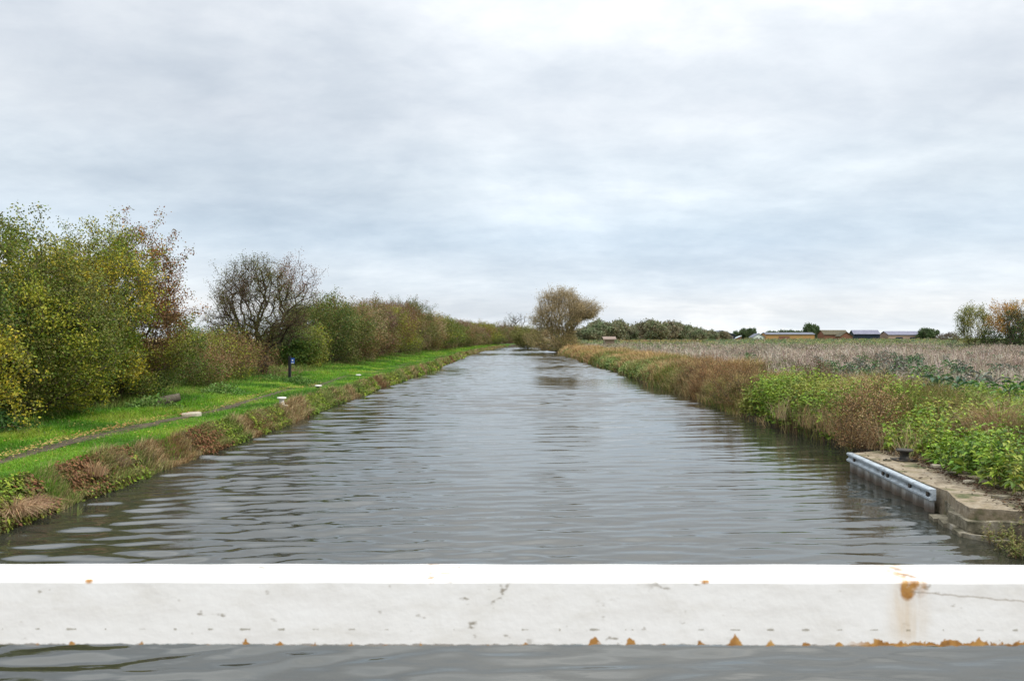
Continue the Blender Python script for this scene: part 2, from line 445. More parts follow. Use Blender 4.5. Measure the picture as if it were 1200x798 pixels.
# trodden path through the verge
py = np.concatenate([np.arange(6, 60, .25), np.arange(60, 90, 1.0)]); rng = np.random.default_rng(12)
pu = -1.62 + .10*np.sin(py*.16) + .05*np.sin(py*.71+1); hw = .19 + .05*np.sin(py*.9) + rng.normal(0, .05, len(py)); hw = hw*np.clip(1.15-py/50, .15, 1)*1.25
la = xl(py) + off(py)
def vz(u): return np.interp(u, lw, lz)
pv = []
for s in (-1, -.5, 0, .5, 1):
    u = pu + s*hw*(1+.0*py); pv.append(np.stack([la+u, py, vz(u) + .012 + .03*bumpn(np.stack([la+u, py, py*0], 1))], 1))
pv = np.stack(pv, 1); k = len(py); a, b = np.meshgrid(np.arange(k-1), np.arange(4), indexing='ij'); a = a.ravel(); b = b.ravel()
M['path'] = noisy('trodden_earth', [(.045, .034, .024), (.085, .065, .045), (.13, .10, .065)], 5, 0.95, bump=.015, bscale=30)
structure(mk('path', pv.reshape(-1, 3), np.stack([a*5+b, a*5+b+1, (a+1)*5+b+1, (a+1)*5+b], 1), M['path'], smooth=True), 'narrow trodden earth towpath running through the green verge')
def ground_z_left(x, y):
    u = x - xl(y) - off(y)
    return np.interp(u, lw, lz) + .03*bumpn(np.stack([x, y, y*0], 1))
def ground_z_right(x, y):
    u = x - xr(y) - off(y)
    return np.interp(u, rw, rzv)

# ------------------------------------------------------------------ water: a real rippled surface
m, t, b = newmat('canal_water')
geo = N(t, 'ShaderNodeNewGeometry').outputs['Position']
b.inputs['Base Color'].default_value = (.030, .031, .023, 1); b.inputs['Roughness'].default_value = .03; b.inputs['IOR'].default_value = 1.55
b.inputs['Specular IOR Level'].default_value = 1.0
n1 = noise(t, mapping(t, geo, scale=(1.3, 5.5, 1)), 1.0, 3, .5, .5)
n2 = noise(t, mapping(t, geo, rot=(0, 0, R(12)), scale=(3.5, 11, 1)), 1.0, 2, .5, .2)
wsp = N(t, 'ShaderNodeSeparateXYZ'); L(t, geo, wsp.inputs[0])
far_ = ramp(t, mth(t, 'DIVIDE', wsp.outputs[1], 120.0), [(.08, .0), (.5, 1.)])      # open, wind-ruffled reach beyond the sheltered bridge hole
n3 = noise(t, mapping(t, geo, rot=(0, 0, R(-6)), scale=(.7, 2.2, 1)), 1.0, 3, .6, .3)
hh = mth(t, 'ADD', mth(t, 'ADD', mth(t, 'MULTIPLY', n1, .004), mth(t, 'MULTIPLY', n2, .0018)), mth(t, 'MULTIPLY', far_, mth(t, 'MULTIPLY', n3, .002)))
bn = N(t, 'ShaderNodeBump'); bn.inputs['Strength'].default_value = 1.0; bn.inputs['Distance'].default_value = 1.0
L(t, hh, bn.inputs['Height']); L(t, bn.outputs[0], b.inputs['Normal'])
M['water'] = m
wy = [3.0]
while wy[-1] < 420: wy.append(wy[-1] + (min(.11, max(.035, wy[-1]**2/2239*.55)) if wy[-1] < 230 else 1.5))
wy = np.array([-60, -20, 0] + wy); nw = 240
s = np.linspace(0, 1, nw); WX = np.empty((len(wy), nw, 3))
A = xl(wy)+off(wy)-.15; B = xr(wy)+off(wy)+.15
WX[:, :, 0] = A[:, None] + (B-A)[:, None]*s[None]; WX[:, :, 1] = wy[:, None]; WX[:, :, 2] = 0
pp = WX.reshape(-1, 3); wz = np.zeros(len(pp)); r_ = np.random.default_rng(77)
patch = np.clip(.75 + .5*Sm(61, .22, flat=True)(pp), .25, 1.5)
shel = 1 - .45*np.clip((-2.5-pp[:, 0])/3, 0, 1)*np.clip((18-pp[:, 1])/6, 0, 1)
ruf = np.clip(.95+.45*Sm(62, .35, flat=True)(pp*[1, .35, 1]), .45, 1.7)
for i in range(84):
    lam = (r_.uniform(.28, 1.6)*(1 if i % 3 else .6)) if i < 44 else r_.uniform(.14, .42); th = R(90) + r_.normal(.06, .17) + (R(16)*(i % 6 == 0))
    kx, ky = math.cos(th)*2*PI/lam, math.sin(th)*2*PI/lam
    fade = np.clip((lam-.02)/(.035+np.minimum(np.maximum(pp[:, 1], 1)**2/2239*.55, .11))/3.2 - .35, 0, 1)*np.where(pp[:, 1] < 230, 1+.35*np.clip((pp[:, 1]-25)/60, 0, 1), 0)*ruf
    ph = kx*pp[:, 0] + ky*pp[:, 1] + r_.uniform(0, 6.28) + 1.3*np.sin(pp[:, 0]*r_.uniform(.2, .7)+i)*.6
    env = .55+.45*np.sin(pp[:, 0]*r_.uniform(.3, 1.1) + pp[:, 1]*r_.uniform(.2, .6) + i*1.7)
    wz += fade*env*np.sin(ph)*lam*((.0032 if lam > .8 else .0056) if i < 44 else .0090)*shel
WX[:, :, 2] = (wz*patch).reshape(len(wy), nw)
a, b2 = np.meshgrid(np.arange(len(wy)-1), np.arange(nw-1), indexing='ij'); a = a.ravel(); b2 = b2.ravel()
structure(mk('water', WX.reshape(-1, 3), np.stack([a*nw+b2, a*nw+b2+1, (a+1)*nw+b2+1, (a+1)*nw+b2], 1), M['water'], smooth=True), 'grey rippled canal water between two banks')

exec_parts = []
# ------------------------------------------------------------------ footbridge rail in the foreground
m, t, b = newmat('white_rail_paint')
g = N(t, 'ShaderNodeTexCoord').outputs['Object']; sp = N(t, 'ShaderNodeSeparateXYZ'); L(t, g, sp.inputs[0]); X, Y, Z = sp.outputs
def gaussx(cx, sx, cz, sz):
    u = mth(t, 'DIVIDE', mth(t, 'SUBTRACT', X, cx), sx); v = mth(t, 'DIVIDE', mth(t, 'SUBTRACT', Z, cz), sz)
    d = mth(t, 'ADD', mth(t, 'MULTIPLY', u, u), mth(t, 'MULTIPLY', v, v))
    return mth(t, 'SUBTRACT', 1.0, d, clamp=True)
grime = noise(t, mapping(t, g, scale=(2, 2, 9)), 3.0, 6, .65)
white = ramp(t, grime, [(.30, (.77, .75, .725)), (.5, (.85, .835, .815)), (.7, (.88, .87, .855))])
spk = noise(t, mapping(t, g, scale=(1, 1, 1.9)), 26, 3, .6); reg = noise(t, g, 5.5, 2, .5)
stain = ramp(t, noise(t, mapping(t, g, scale=(1, 1, 2.5)), 7, 6, .7), [(.50, 0.), (.72, .30)])
white = mixc(t, stain, white, (.52, .47, .38))
spots = mth(t, 'MULTIPLY', ramp(t, spk, [(.63, 0.), (.68, 1.)]), ramp(t, reg, [(.46, 0.), (.56, 1.)]))
sg_ = gaussx(.596, .044, -.050, .085)
streak = mth(t, 'MULTIPLY', mth(t, 'MULTIPLY', sg_, sg_), .62)
col = mixc(t, mth(t, 'MULTIPLY', spots, .75), white, (.20, .16, .10))
col = mixc(t, mth(t, 'MULTIPLY', streak, ramp(t, noise(t, mapping(t, g, scale=(30, 30, 3)), 2, 4, .6), [(.35, .15), (.7, 1.)])), col, (.60, .40, .17))
# welds: a mark every 53 mm and rust biting into the lower edge under each
fr = mth(t, 'FRACT', mth(t, 'ADD', mth(t, 'DIVIDE', X, .0527), mth(t, 'MULTIPLY', noise(t, g, 9, 1, .5), .25)))
cell = mth(t, 'FLOOR', mth(t, 'DIVIDE', X, .0527)); cn = N(t, 'ShaderNodeTexWhiteNoise'); cn.noise_dimensions = '1D'; L(t, cell, cn.inputs['W'])
tri = mth(t, 'MULTIPLY', mth(t, 'ABSOLUTE', mth(t, 'SUBTRACT', fr, .5)), .055)
rag = mth(t, 'MULTIPLY', mth(t, 'SUBTRACT', noise(t, g, 60, 3, .6), .45), .030)
hgt = mth(t, 'SUBTRACT', mth(t, 'ADD', mth(t, 'MULTIPLY', mth(t, 'MULTIPLY', mth(t, 'POWER', cn.outputs[0], 1.8), ramp(t, X, [(.0, .5), (.2, 1.)])), .017), rag), tri)
zb = mth(t, 'ADD', Z, .0985)
frontY = mth(t, 'LESS_THAN', Y, .004)
bite = mth(t, 'MULTIPLY', mth(t, 'SUBTRACT', hgt, zb), 700.0, clamp=True)
right = mth(t, 'MULTIPLY', ramp(t, X, [(.50, 0.), (.54, 1.)]), mth(t, 'LESS_THAN', zb, mth(t, 'ADD', .0045, rag)))
edge = mth(t, 'LESS_THAN', zb, mth(t, 'ADD', .0012, mth(t, 'MULTIPLY', rag, .3)))
rust = mth(t, 'MAXIMUM', bite, right)
spot1 = mth(t, 'MULTIPLY', gaussx(.606, .026, -.006, .024), ramp(t, noise(t, g, 34, 4, .65), [(.42, 0.), (.56, 1.)]))
spot2 = mth(t, 'MULTIPLY', mth(t, 'MULTIPLY', mth(t, 'MULTIPLY', gaussx(.596, .014, -.014, .018), ramp(t, noise(t, g, 70, 4, .7), [(.38, .2), (.58, 1.)])), 2.2, clamp=True), frontY)
spot3 = mth(t, 'MULTIPLY', frontY, mth(t, 'MAXIMUM', mth(t, 'MULTIPLY', mth(t, 'MULTIPLY', gaussx(.290, .009, -.001, .006), ramp(t, noise(t, g, 90, 3, .7), [(.40, .1), (.55, 1.)])), 1.7, clamp=True), mth(t, 'MULTIPLY', gaussx(-.640, .008, -.001, .006), 1.2, clamp=True)))
spot4 = mth(t, 'MULTIPLY', gaussx(-.115, .03, .002, .010), ramp(t, noise(t, g, 50, 2, .6), [(.5, 0.), (.6, 1.)]))
rust = mth(t, 'MAXIMUM', rust, mth(t, 'MAXIMUM', mth(t, 'MAXIMUM', spot1, spot2), mth(t, 'MAXIMUM', spot3, spot4)), clamp=True)
rcol = ramp(t, noise(t, g, 45, 4, .6), [(.3, (.14, .07, .03)), (.5, (.42, .20, .05)), (.75, (.60, .36, .12))])
dot = mth(t, 'MULTIPLY', mth(t, 'LESS_THAN', mth(t, 'ABSOLUTE', mth(t, 'SUBTRACT', fr, .5)), mth(t, 'MULTIPLY', cn.outputs[0], .16)),
          mth(t, 'LESS_THAN', mth(t, 'ABSOLUTE', mth(t, 'ADD', Z, .0745)), mth(t, 'ADD', .0006, mth(t, 'MULTIPLY', rag, .25))))
col = mixc(t, mth(t, 'MULTIPLY', dot, .7), col, (.22, .19, .12))
col = mixc(t, mth(t, 'MULTIPLY', edge, .75), col, (.16, .13, .10))
col = mixc(t, rust, col, rcol)
# one long scratch near the right end
sz = mth(t, 'ABSOLUTE', mth(t, 'SUBTRACT', Z, mth(t, 'ADD', mth(t, 'MULTIPLY', mth(t, 'SUBTRACT', X, .60), -.085), mth(t, 'ADD', -.017, mth(t, 'MULTIPLY', rag, .25)))))
scr = mth(t, 'MULTIPLY', mth(t, 'LESS_THAN', sz, .0011), mth(t, 'GREATER_THAN', X, .60))
col = mixc(t, mth(t, 'MULTIPLY', scr, .55), col, (.26, .20, .13))
L(t, col, b.inputs['Base Color']); b.inputs['Roughness'].default_value = .42
bn = N(t, 'ShaderNodeBump'); bn.inputs['Strength'].default_value = .35; bn.inputs['Distance'].default_value = .002
L(t, noise(t, g, 60, 4, .6), bn.inputs['Height']); L(t, bn.outputs[0], b.inputs['Normal'])
M['rail'] = m
M['deck'] = noisy('deck_boards', [(.10, .085, .065), (.17, .145, .11)], 6, .9, stretch=(1, .2, 1), bump=.01, bscale=12)

fb = thing('footbridge', 'white painted steel footbridge rail with rust spots crossing the foreground', 'footbridge', (0, 1.2, 2.035), R(-.2))
# object coordinates of the rail have z = 0 at its top edge
xs = np.arange(-2.6, 2.6001, .0065); rg = np.random.default_rng(5)
prof = [(0.0, -.0975), (0.0, -.0045), (.0015, -.0012), (.005, 0.), (.083, 0.), (.0885, -.0035), (.0885, -.0975), (.05, -.0990)]
low = rg.normal(0, .0005, len(xs)) + .0010*np.sin(xs*9) - .0010*np.maximum(0, np.sin(xs*2*PI/.0527))
VV = np.zeros((len(xs), len(prof), 3))
for i, (yy, z) in enumerate(prof):
    VV[:, i, 0] = xs; VV[:, i, 1] = yy; VV[:, i, 2] = z + (low if z < -.05 else 0)
    if z > -.02: VV[:, i, 2] += .0004*np.sin(xs*23+i)
n_, k_ = VV.shape[:2]; a, b3 = np.meshgrid(np.arange(n_-1), np.arange(k_), indexing='ij'); a = a.ravel(); b3 = b3.ravel(); c3 = (b3+1) % k_
mk('top_rail', VV.reshape(-1, 3), np.stack([a*k_+b3, (a+1)*k_+b3, (a+1)*k_+c3, a*k_+c3], 1), M['rail'], fb)
for sx in (-1.9, 1.9):
    bm = bmesh.new(); add_box(bm, sx-.04, sx+.04, .008, .083, -1.14, -.1015); bmobj('post', bm, M['rail'], fb, .004)
bm = bmesh.new(); add_box(bm, -2.6, 2.6, .02, .07, -.72, -.66); bmobj('lower_rail', bm, M['rail'], fb, .004)
bm = bmesh.new(); add_box(bm, -9.5, 9.5, -2.6, .14, -1.32, -1.143); bmobj('deck', bm, M['deck'], fb, .01)

# ------------------------------------------------------------------ small towpath things
M['whitepaint'] = noisy('worn_white_paint', [(.50, .47, .40), (.72, .70, .65), (.78, .77, .74)], 9, .6, bump=.002)
M['iron'] = noisy('dark_iron', [(.018, .017, .016), (.04, .036, .03), (.075, .055, .038)], 12, .6, bump=.002)
M['stone'] = noisy('pale_stone', [(.30, .26, .19), (.42, .37, .28), (.50, .45, .36)], 7, .85, bump=.006, bscale=25)
def towxy(px, pyy, h=0.47):
    d = (CAMZ-h)*FPX/(pyy-396.0); return (px-600)/FPX*d, d
def bollard(label, loc, mats, sink=0.0, tilt=0):
    b_ = thing('mooring_bollard', label, 'bollard', loc, 0, 'mooring bollards on the towpath verge')
    bm = bmesh.new(); add_lathe(bm, [(.17, -.05), (.17, .015), (.15, .03), (.10, .032)], 18); bmobj('base_plate', bm, mats[2], b_, smooth=False)
    bm = bmesh.new(); add_lathe(bm, [(.095, .0), (.075, .06), (.068, .14-sink*.4), (.085, .20-sink)], 20); bmobj('shaft', bm, mats[0], b_, smooth=True)
    bm = bmesh.new(); add_lathe(bm, [(.08, .195-sink), (.128, .205-sink), (.135, .225-sink), (.125, .243-sink), (.06, .252-sink)], 20); bmobj('cap', bm, mats[1], b_, smooth=False)
    return b_
x, y = towxy(330, 474.5); bollard('white painted mooring bollard on a stone foot, nearest of three on the verge', (x, y, .45), (M['whitepaint'], M['whitepaint'], M['stone']))
x, y = towxy(373, 457.5); bollard('mushroom shaped mooring bollard with dark stem and pale worn cap on grass', (x, y, .46), (M['iron'], M['whitepaint'], M['iron']), .04)
x, y = towxy(420, 442.5); bollard('low white topped mooring bollard almost sunk in grass, farthest of the three', (x, y, .42), (M['whitepaint'], M['whitepaint'], M['stone']), .04)

# stone slab beside the path
x, y = towxy(224, 488)
bm = bmesh.new(); add_prism(bm, [(-.22, -.16), (.12, -.19), (.24, -.05), (.20, .15), (-.10, .18), (-.24, .04)], -.03, .075)
o = bmobj('stone_slab', bm, M['stone'], bevel=.015); o.location = (x, y, .49); o.rotation_euler = (R(2), R(-3), .4); tag(o, 'pale flat stone slab lying beside the trodden path', 'stone')
# dark sack-like log under the hedge
rng = np.random.default_rng(4)
x, y = towxy(193, 474, .62)
xs_ = np.linspace(-.42, .42, 9); ring = 10; vv = []
for i, q in enumerate(xs_):
    rr = .13*(1-.25*abs(q/.42)**2)
    for k in range(ring):
        a_ = 2*PI*k/ring; vv.append((q, rr*math.cos(a_)*(1+rng.normal(0, .08)), .11+rr*math.sin(a_)*(1+rng.normal(0, .08))+.06*q))
ff = np.array([[i*ring+k, i*ring+(k+1) % ring, (i+1)*ring+(k+1) % ring, (i+1)*ring+k] for i in range(8) for k in range(ring)])
vv = np.array(vv); bm = bmesh.new(); bv = [bm.verts.new(q) for q in vv]
for q in ff: bm.faces.new([bv[i] for i in q])
bm.faces.new(bv[:ring][::-1]); bm.faces.new(bv[-ring:])
o = bmobj('log', bm, M['bark'], smooth=True); o.location = (x, y, .60); o.rotation_euler = (0, R(-12), R(25)); tag(o, 'short dark log lying at the foot of the hedge', 'log')

# black waymark post with a blue sign
M['postblack'] = noisy('black_post_paint', [(.008, .008, .009), (.02, .02, .022)], 8, .5)
M['signblue'] = noisy('blue_sign_face', [(.012, .06, .26), (.02, .09, .36)], 4, .45)
M['signwhite'] = noisy('white_sign_print', [(.7, .7, .7), (.8, .8, .8)], 4, .5)
x, y = towxy(339.5, 446.5, .55)
wp = thing('waymark_post', 'black waymark post carrying a small blue sign at hedge foot', 'signpost', (x, y, .52))
bm = bmesh.new(); add_box(bm, -.055, .055, -.055, .055, -.3, 1.10)
bmobj('post', bm, M['postblack'], wp, .012)
bm = bmesh.new(); add_box(bm, .058, .215, -.045, -.030, .78, 1.02); sg = bmobj('sign_face', bm, M['signblue'], wp, .004)
bm = bmesh.new(); add_box(bm, .105, .165, -.0485, -.0455, .895, .955); bmobj('symbol', bm, M['signwhite'], sg)
bm = bmesh.new(); add_box(bm, .085, .19, -.0485, -.0455, .805, .83); bmobj('stripe', bm, M['signwhite'], sg)

# ------------------------------------------------------------------ landing stage on the right
M['concrete'] = noisy('mossy_concrete', [(.05, .06, .025), (.12, .12, .055), (.24, .19, .125), (.31, .26, .19), (.19, .15, .10)], 2.6, .9, bump=.025, bscale=26, lo=.30, hi=.66)
m, t, b = newmat('galvanised_piling')
g = N(t, 'ShaderNodeTexCoord').outputs['Object']; sp = N(t, 'ShaderNodeSeparateXYZ'); L(t, g, sp.inputs[0])
wn = noise(t, mapping(t, g, scale=(1, 5, .6)), 6, 5, .6)
wn2 = noise(t, mapping(t, g, scale=(9, 9, .5)), 4, 4, .6)
col = ramp(t, wn, [(.3, (.30, .30, .28)), (.5, (.42, .43, .42)), (.7, (.52, .53, .53))])
col = mixc(t, mth(t, 'MULTIPLY', ramp(t, wn2, [(.5, 0.), (.66, 1.)]), .5), col, (.30, .22, .12))
wl = ramp(t, mth(t, 'ADD', sp.outputs[2], mth(t, 'MULTIPLY', mth(t, 'SUBTRACT', wn2, .5), .16)), [(.03, 1.), (.08, .8), (.14, 0.)])
col = mixc(t, mth(t, 'MULTIPLY', wl, .9), col, (.075, .045, .022))
L(t, col, b.inputs['Base Color']); b.inputs['Roughness'].default_value = .6; b.inputs['Metallic'].default_value = .15
M['piling'] = m
M['galv'] = noisy('galvanised_steel', [(.18, .19, .19), (.32, .36, .39), (.40, .45, .49), (.46, .51, .55)], 7, .55, metal=.2, stretch=(1, 1, 2.5), bump=.002)
E0 = np.array([6.14, 14.35]); E1 = np.array([5.80, 10.90])
ls = thing('landing_stage', 'concrete landing stage edged with steel piling on the right bank', 'landing stage', (6.0, 12.5, 0))
def loc2(p): return (p[0]-6.0, p[1]-12.5)
top = [(6.17, 14.40), (5.86, 10.72), (5.66, 10.15), (5.58, 9.72), (6.0, 9.50), (6.6, 9.38), (7.6, 9.3), (8.6, 9.4), (8.9, 11.5), (8.6, 14.0), (7.6, 14.75), (6.7, 14.6)]
bm = bmesh.new(); add_prism(bm, [loc2(p) for p in top], -.4, .335)
bmesh.ops.triangulate(bm, faces=[f for f in bm.faces if len(f.verts) > 4])
bmesh.ops.subdivide_edges(bm, edges=bm.edges[:], cuts=5, use_grid_fill=True)
rr = random.Random(3)
for v in bm.verts:
    if v.co.z > .3: v.co.z += rr.uniform(-.006, .006) + .012*math.sin(v.co.x*3+v.co.y*2)
bmobj('slab', bm, M['concrete'], ls, .006)
# corrugated sheet piling under the slab edge
dv = (E1-E0); Lp = np.linalg.norm(dv); dv = dv/Lp; nv = np.array([dv[1], -dv[0]])      # nv points to the water
if nv[0] > 0: nv = -nv
nu = 220; us = np.linspace(0, Lp, nu); cor = .022*np.clip(1.8*np.sin(us*2*PI/.40), -1, 1)
pts = E0[None] + dv[None]*us[:, None] + nv[None]*(.035+cor[:, None]) - np.array([[6.0, 12.5]])
vv = np.concatenate([np.c_[pts, np.full(nu, -.5)], np.c_[pts, np.full(nu, .20)]])
i = np.arange(nu-1); mk('sheet_piling', vv, np.stack([i, i+1, nu+i+1, nu+i], 1), M['piling'], ls)
# steel fender rail: W profile swept along the edge
prof = [(.0, .335), (.085, .335), (.100, .322), (.100, .295), (.066, .272), (.066, .238), (.100, .215), (.100, .188), (.085, .176), (.0, .176)]
def sweep(bm, prof, a, b_, n=1):
    rings = []
    for e in (a, b_):
        base = E0 + dv*e; rings.append([bm.verts.new((base[0]+nv[0]*p-6.0, base[1]+nv[1]*p-12.5, z)) for p, z in prof])
    k = len(prof)
    for i in range(k): bm.faces.new((rings[0][i], rings[0][(i+1) % k], rings[1][(i+1) % k], rings[1][i]))
    bm.faces.new(rings[0][::-1]); bm.faces.new(rings[1])
bm = bmesh.new(); sweep(bm, prof, -.02, 1.80); bmobj('fender_rail', bm, M['galv'], ls, .003)
bm = bmesh.new(); sweep(bm, prof, 1.815, Lp+.03); bmobj('fender_rail', bm, M['galv'], ls, .003)
for e in (.35, 1.74, 1.93, 2.8, 3.42):
    bm = bmesh.new(); c = E0 + dv*e + nv*.068
    add_box(bm, -.035, .035, -.03, .0, -.03, .03); o = bmobj('bolt', bm, M['iron'], ls, .008)
    o.location = (c[0]-6.0, c[1]-12.5, .255); o.rotation_euler = (0, 0, math.atan2(-nv[1], -nv[0]) - PI/2)
# cracked coping of the wing wall below the slab's near corner
def lumpy(name, pts, z0, z1, mat, parent, seed, jit=.02, cuts=4, bev=.012):
    bm = bmesh.new(); add_prism(bm, pts, z0, z1)
    bmesh.ops.triangulate(bm, faces=[f for f in bm.faces if len(f.verts) > 4])
    bmesh.ops.subdivide_edges(bm, edges=bm.edges[:], cuts=cuts, use_grid_fill=True)
    nn = Sm(seed, 7.0)
    P_ = np.array([v.co[:] for v in bm.verts]); d1 = nn(P_); d2 = Sm(seed+1, 9.0)(P_); d3 = Sm(seed+2, 8.0)(P_)
    for v, a1, a2, a3 in zip(bm.verts, d1, d2, d3): v.co += Vector((a1, a2, a3))*jit
    return bmobj(name, bm, mat, parent, smooth=False)
M['oldconcrete'] = noisy('weathered_concrete', [(.05, .05, .028), (.13, .115, .075), (.24, .21, .15), (.36, .33, .27)], 5, .92, bump=.02, bscale=30, lo=.3, hi=.68)
lumpy('coping', [loc2(p) for p in [(5.84, 10.75), (5.60, 10.15), (5.50, 9.62), (5.95, 9.40), (6.6, 9.28), (7.8, 9.2), (7.8, 9.9), (6.0, 10.6)]], .07, .205, M['oldconcrete'], ls, 21, .014)
wall = thing('stone_wall', 'broken mossy stone wing wall below the landing stage corner', 'wall', (6.0, 9.6, 0))
rs = random.Random(9); bl = 0
for row, z0 in enumerate((-.22, -.08, )):
    xq = 5.50 + .04*row
    yq = 10.6
    pth = [(5.60, 10.6), (5.48, 10.1), (5.40, 9.60), (5.62, 9.28), (6.2, 9.14), (6.9, 9.06)]
    for (p0, p1) in zip(pth[:-1], pth[1:]):
        p0 = Vector(p0); p1 = Vector(p1); d = (p1-p0); k = max(1, round(d.length/.28))
        for q in range(k):
            a0 = p0 + d*(q+.04)/k; a1 = p0 + d*(q+.96)/k; nrm = Vector((d.y, -d.x)).normalized()*-1
            if nrm.x < 0 and False: nrm = -nrm
            dep = .26; off_ = rs.uniform(-.05, .06)
            inn = Vector((6.6, 10.6)) - p0; inn = inn - d.normalized()*inn.dot(d.normalized()); inn.normalize()
            b0 = a0 + inn*dep; b1 = a1 + inn*dep; a0 = a0 + inn*off_; a1 = a1 + inn*off_
            lumpy('block', [(v.x-6.0, v.y-9.6) for v in (a0, a1, b1, b0)], z0, z0+.135, M['oldconcrete'], wall, 30+bl, .012, 3); bl += 1
# mooring bollard on the stage
x, y = (1060-600)/FPX*13.45, 13.45
b_ = thing('mooring_bollard', 'dark iron mooring bollard standing on the concrete landing stage', 'bollard', (x, y, .335))
bm = bmesh.new(); add_box(bm, -.17, .17, -.15, .15, .0, .02); bmobj('base_plate', bm, M['iron'], b_, .004)
bm = bmesh.new(); add_lathe(bm, [(.10, .018), (.075, .04), (.068, .12), (.085, .155)], 20); bmobj('shaft', bm, M['iron'], b_, smooth=True)
bm = bmesh.new(); add_lathe(bm, [(.11, .150), (.138, .16), (.140, .178), (.12, .19), (.05, .193)], 20); bmobj('cap', bm, M['iron'], b_)
# loose stones where slab meets weeds
spots = [(6.74, 12.6, .08, 'flat grey stone'), (6.62, 12.0, .07, 'rounded dark stone'), (6.30, 13.35, .045, 'small brown stone'), (6.50, 11.3, .06, 'lumpy grey stone'), (6.28, 10.2, .07, 'dark clod-like stone')]
wheres = ['under the weeds just behind the iron bollard', 'half hidden by dock leaves at the slab back', 'beside the iron bollard base on the stage', 'at the weedy back edge of the stage', 'near the mossy near corner of the stage']
for i, (x, y, s_, lb) in enumerate(spots):
    o = lumpy('loose_stone', [(-s_*1.4, -s_), (s_, -s_*1.1), (s_*1.5, .2*s_), (.5*s_, s_), (-s_, s_*.8)], 0, s_*.8, M['stone'] if i in (0, 3) else M['oldconcrete'], None, 60+i, s_*.12, 3)
    o.location = (x, y, .33); o.rotation_euler = (0, 0, i*1.3); tag(o, lb + ' ' + wheres[i], 'stone')

# ------------------------------------------------------------------ hedge and trees on the left
GR = (.12, .17, .018); DG = (.05, .10, .014); YG = (.27, .28, .022); YE = (.46, .38, .03); OR = (.36, .16, .03)
BR = (.21, .12, .05); RB = (.19, .07, .035); OL = (.15, .155, .035); DB = (.09, .06, .03); TA = (.34, .25, .13); PU = (.19, .11, .08)
gz = .60
def hx(y, d=-11.9): return float(off(y)) + d
def redtop(pos, col, rng):
    k = (pos[:, 2] > 2.5) & (pos[:, 0]+pos[:, 1]*.7 > .3) & (rng.uniform(size=len(pos)) < .75)
    col[k] = np.array([RB, BR, OR])[rng.integers(0, 3, k.sum())]*rng.uniform(.7, 1.3, (k.sum(), 1)); return col
def yellowside(pos, col, rng):
    k = (pos[:, 0] > .6) & (rng.uniform(size=len(pos)) < .10*np.clip(.6+1.6*Sm(2, 2.2)(pos), 0, 3))
    col[k] = np.array([YE, (.42, .38, .06), YG])[rng.integers(0, 3, k.sum())]*rng.uniform(.7, 1.2, (k.sum(), 1)); return col
HG = 'shrubs of the tall towpath hedge'
common = dict(zlo=.08, zmid=1.7, stems=6, stem_h=.8, stem_r=.45, bf=.25, r0=.0042, ex=.42, rmax=.09, shell=.45, leaf=.058, sig=.085, cfreq=1.7, group=HG, parts=('foliage', 'branches'))
make_tree('hedge_shrub', 'tall leafy hedge shrub cut off by the left edge of the view', 'shrub', (hx(11), 11.0, gz), h=3.7, rx=2.2, n=1200, seed=1, per=60, cols=[DG, GR, OL, YG], spikes=25, **common)
make_tree('hedge_shrub', 'hedge shrub full of bright yellow leaves at the far left', 'shrub', (hx(14.5, -11.5), 14.5, gz), h=3.6, rx=2.3, n=1700, seed=2, per=110, cols=[DG, GR, OL, YG, YE], extra=yellowside, spikes=30, **common)
make_tree('hedge_shrub', 'tall dense olive green hedge shrub with arching shoots at its top', 'shrub', (hx(18, -11.4), 17.6, gz), h=4.25, rx=2.3, n=2400, seed=3, per=120, cols=[OL, GR, OL, GR, YG], extra=yellowside, spikes=45, spike_len=.6, **common)
make_tree('hedge_shrub', 'highest green hedge shrub with loose leafy sprays against the sky', 'shrub', (hx(21.2, -11.5), 20.3, gz), h=4.5, rx=2.1, n=2400, seed=4, per=120, cols=[DG, GR, GR, YG, OL, YE], spikes=45, spike_len=.6, **common)
make_tree('hedge_shrub', 'green hedge shrub turning rusty red along its upper right side', 'shrub', (hx(24.4, -11.5), 22.8, gz), h=4.15, rx=1.95, n=2300, seed=5, per=120, cols=[DG, GR, OL, YG, BR], extra=redtop, spikes=90, spike_len=.8, **common)
# low bramble tangle between the hedge and the bare tree
low = dict(zlo=.1, stems=7, stem_h=.25, stem_r=.5, bf=.2, r0=.003, ex=.4, rmax=.03, shell=.4, leaf=.065, sig=.13, group='low bramble thickets in the hedge gap', parts=('foliage', 'branches'))
make_tree('bramble_thicket', 'low dark green bramble mound right beside the tall hedge end', 'bramble', (hx(27.6, -11.2), 27.6, gz), h=1.45, rx=1.35, n=450, seed=11, per=60, cols=[DG, GR, OL, BR], spikes=20, spike_len=.4, **low)
make_tree('bramble_thicket', 'waist-high brown and olive bramble tangle in the hedge gap', 'bramble', (hx(29.6, -12.3), 29.6, gz), h=1.7, rx=1.6, n=600, seed=12, per=45, cols=[TA, BR, OL, TA], spikes=40, spike_len=.5, **low)
make_tree('bramble_thicket', 'yellowing bramble thicket just left of the bare tree', 'bramble', (hx(32.0, -12.0), 32.0, gz), h=1.95, rx=1.7, n=700, seed=13, per=55, cols=[BR, OL, YG, GR, OL], spikes=50, spike_len=.5, **low)
make_tree('bramble_thicket', 'green-brown bramble scrub around the foot of the bare tree', 'bramble', (hx(35.0, -12.0), 35.0, gz), h=1.8, rx=1.7, n=500, seed=14, per=42, cols=[DB, BR, OL, GR], spikes=30, spike_len=.5, **low)
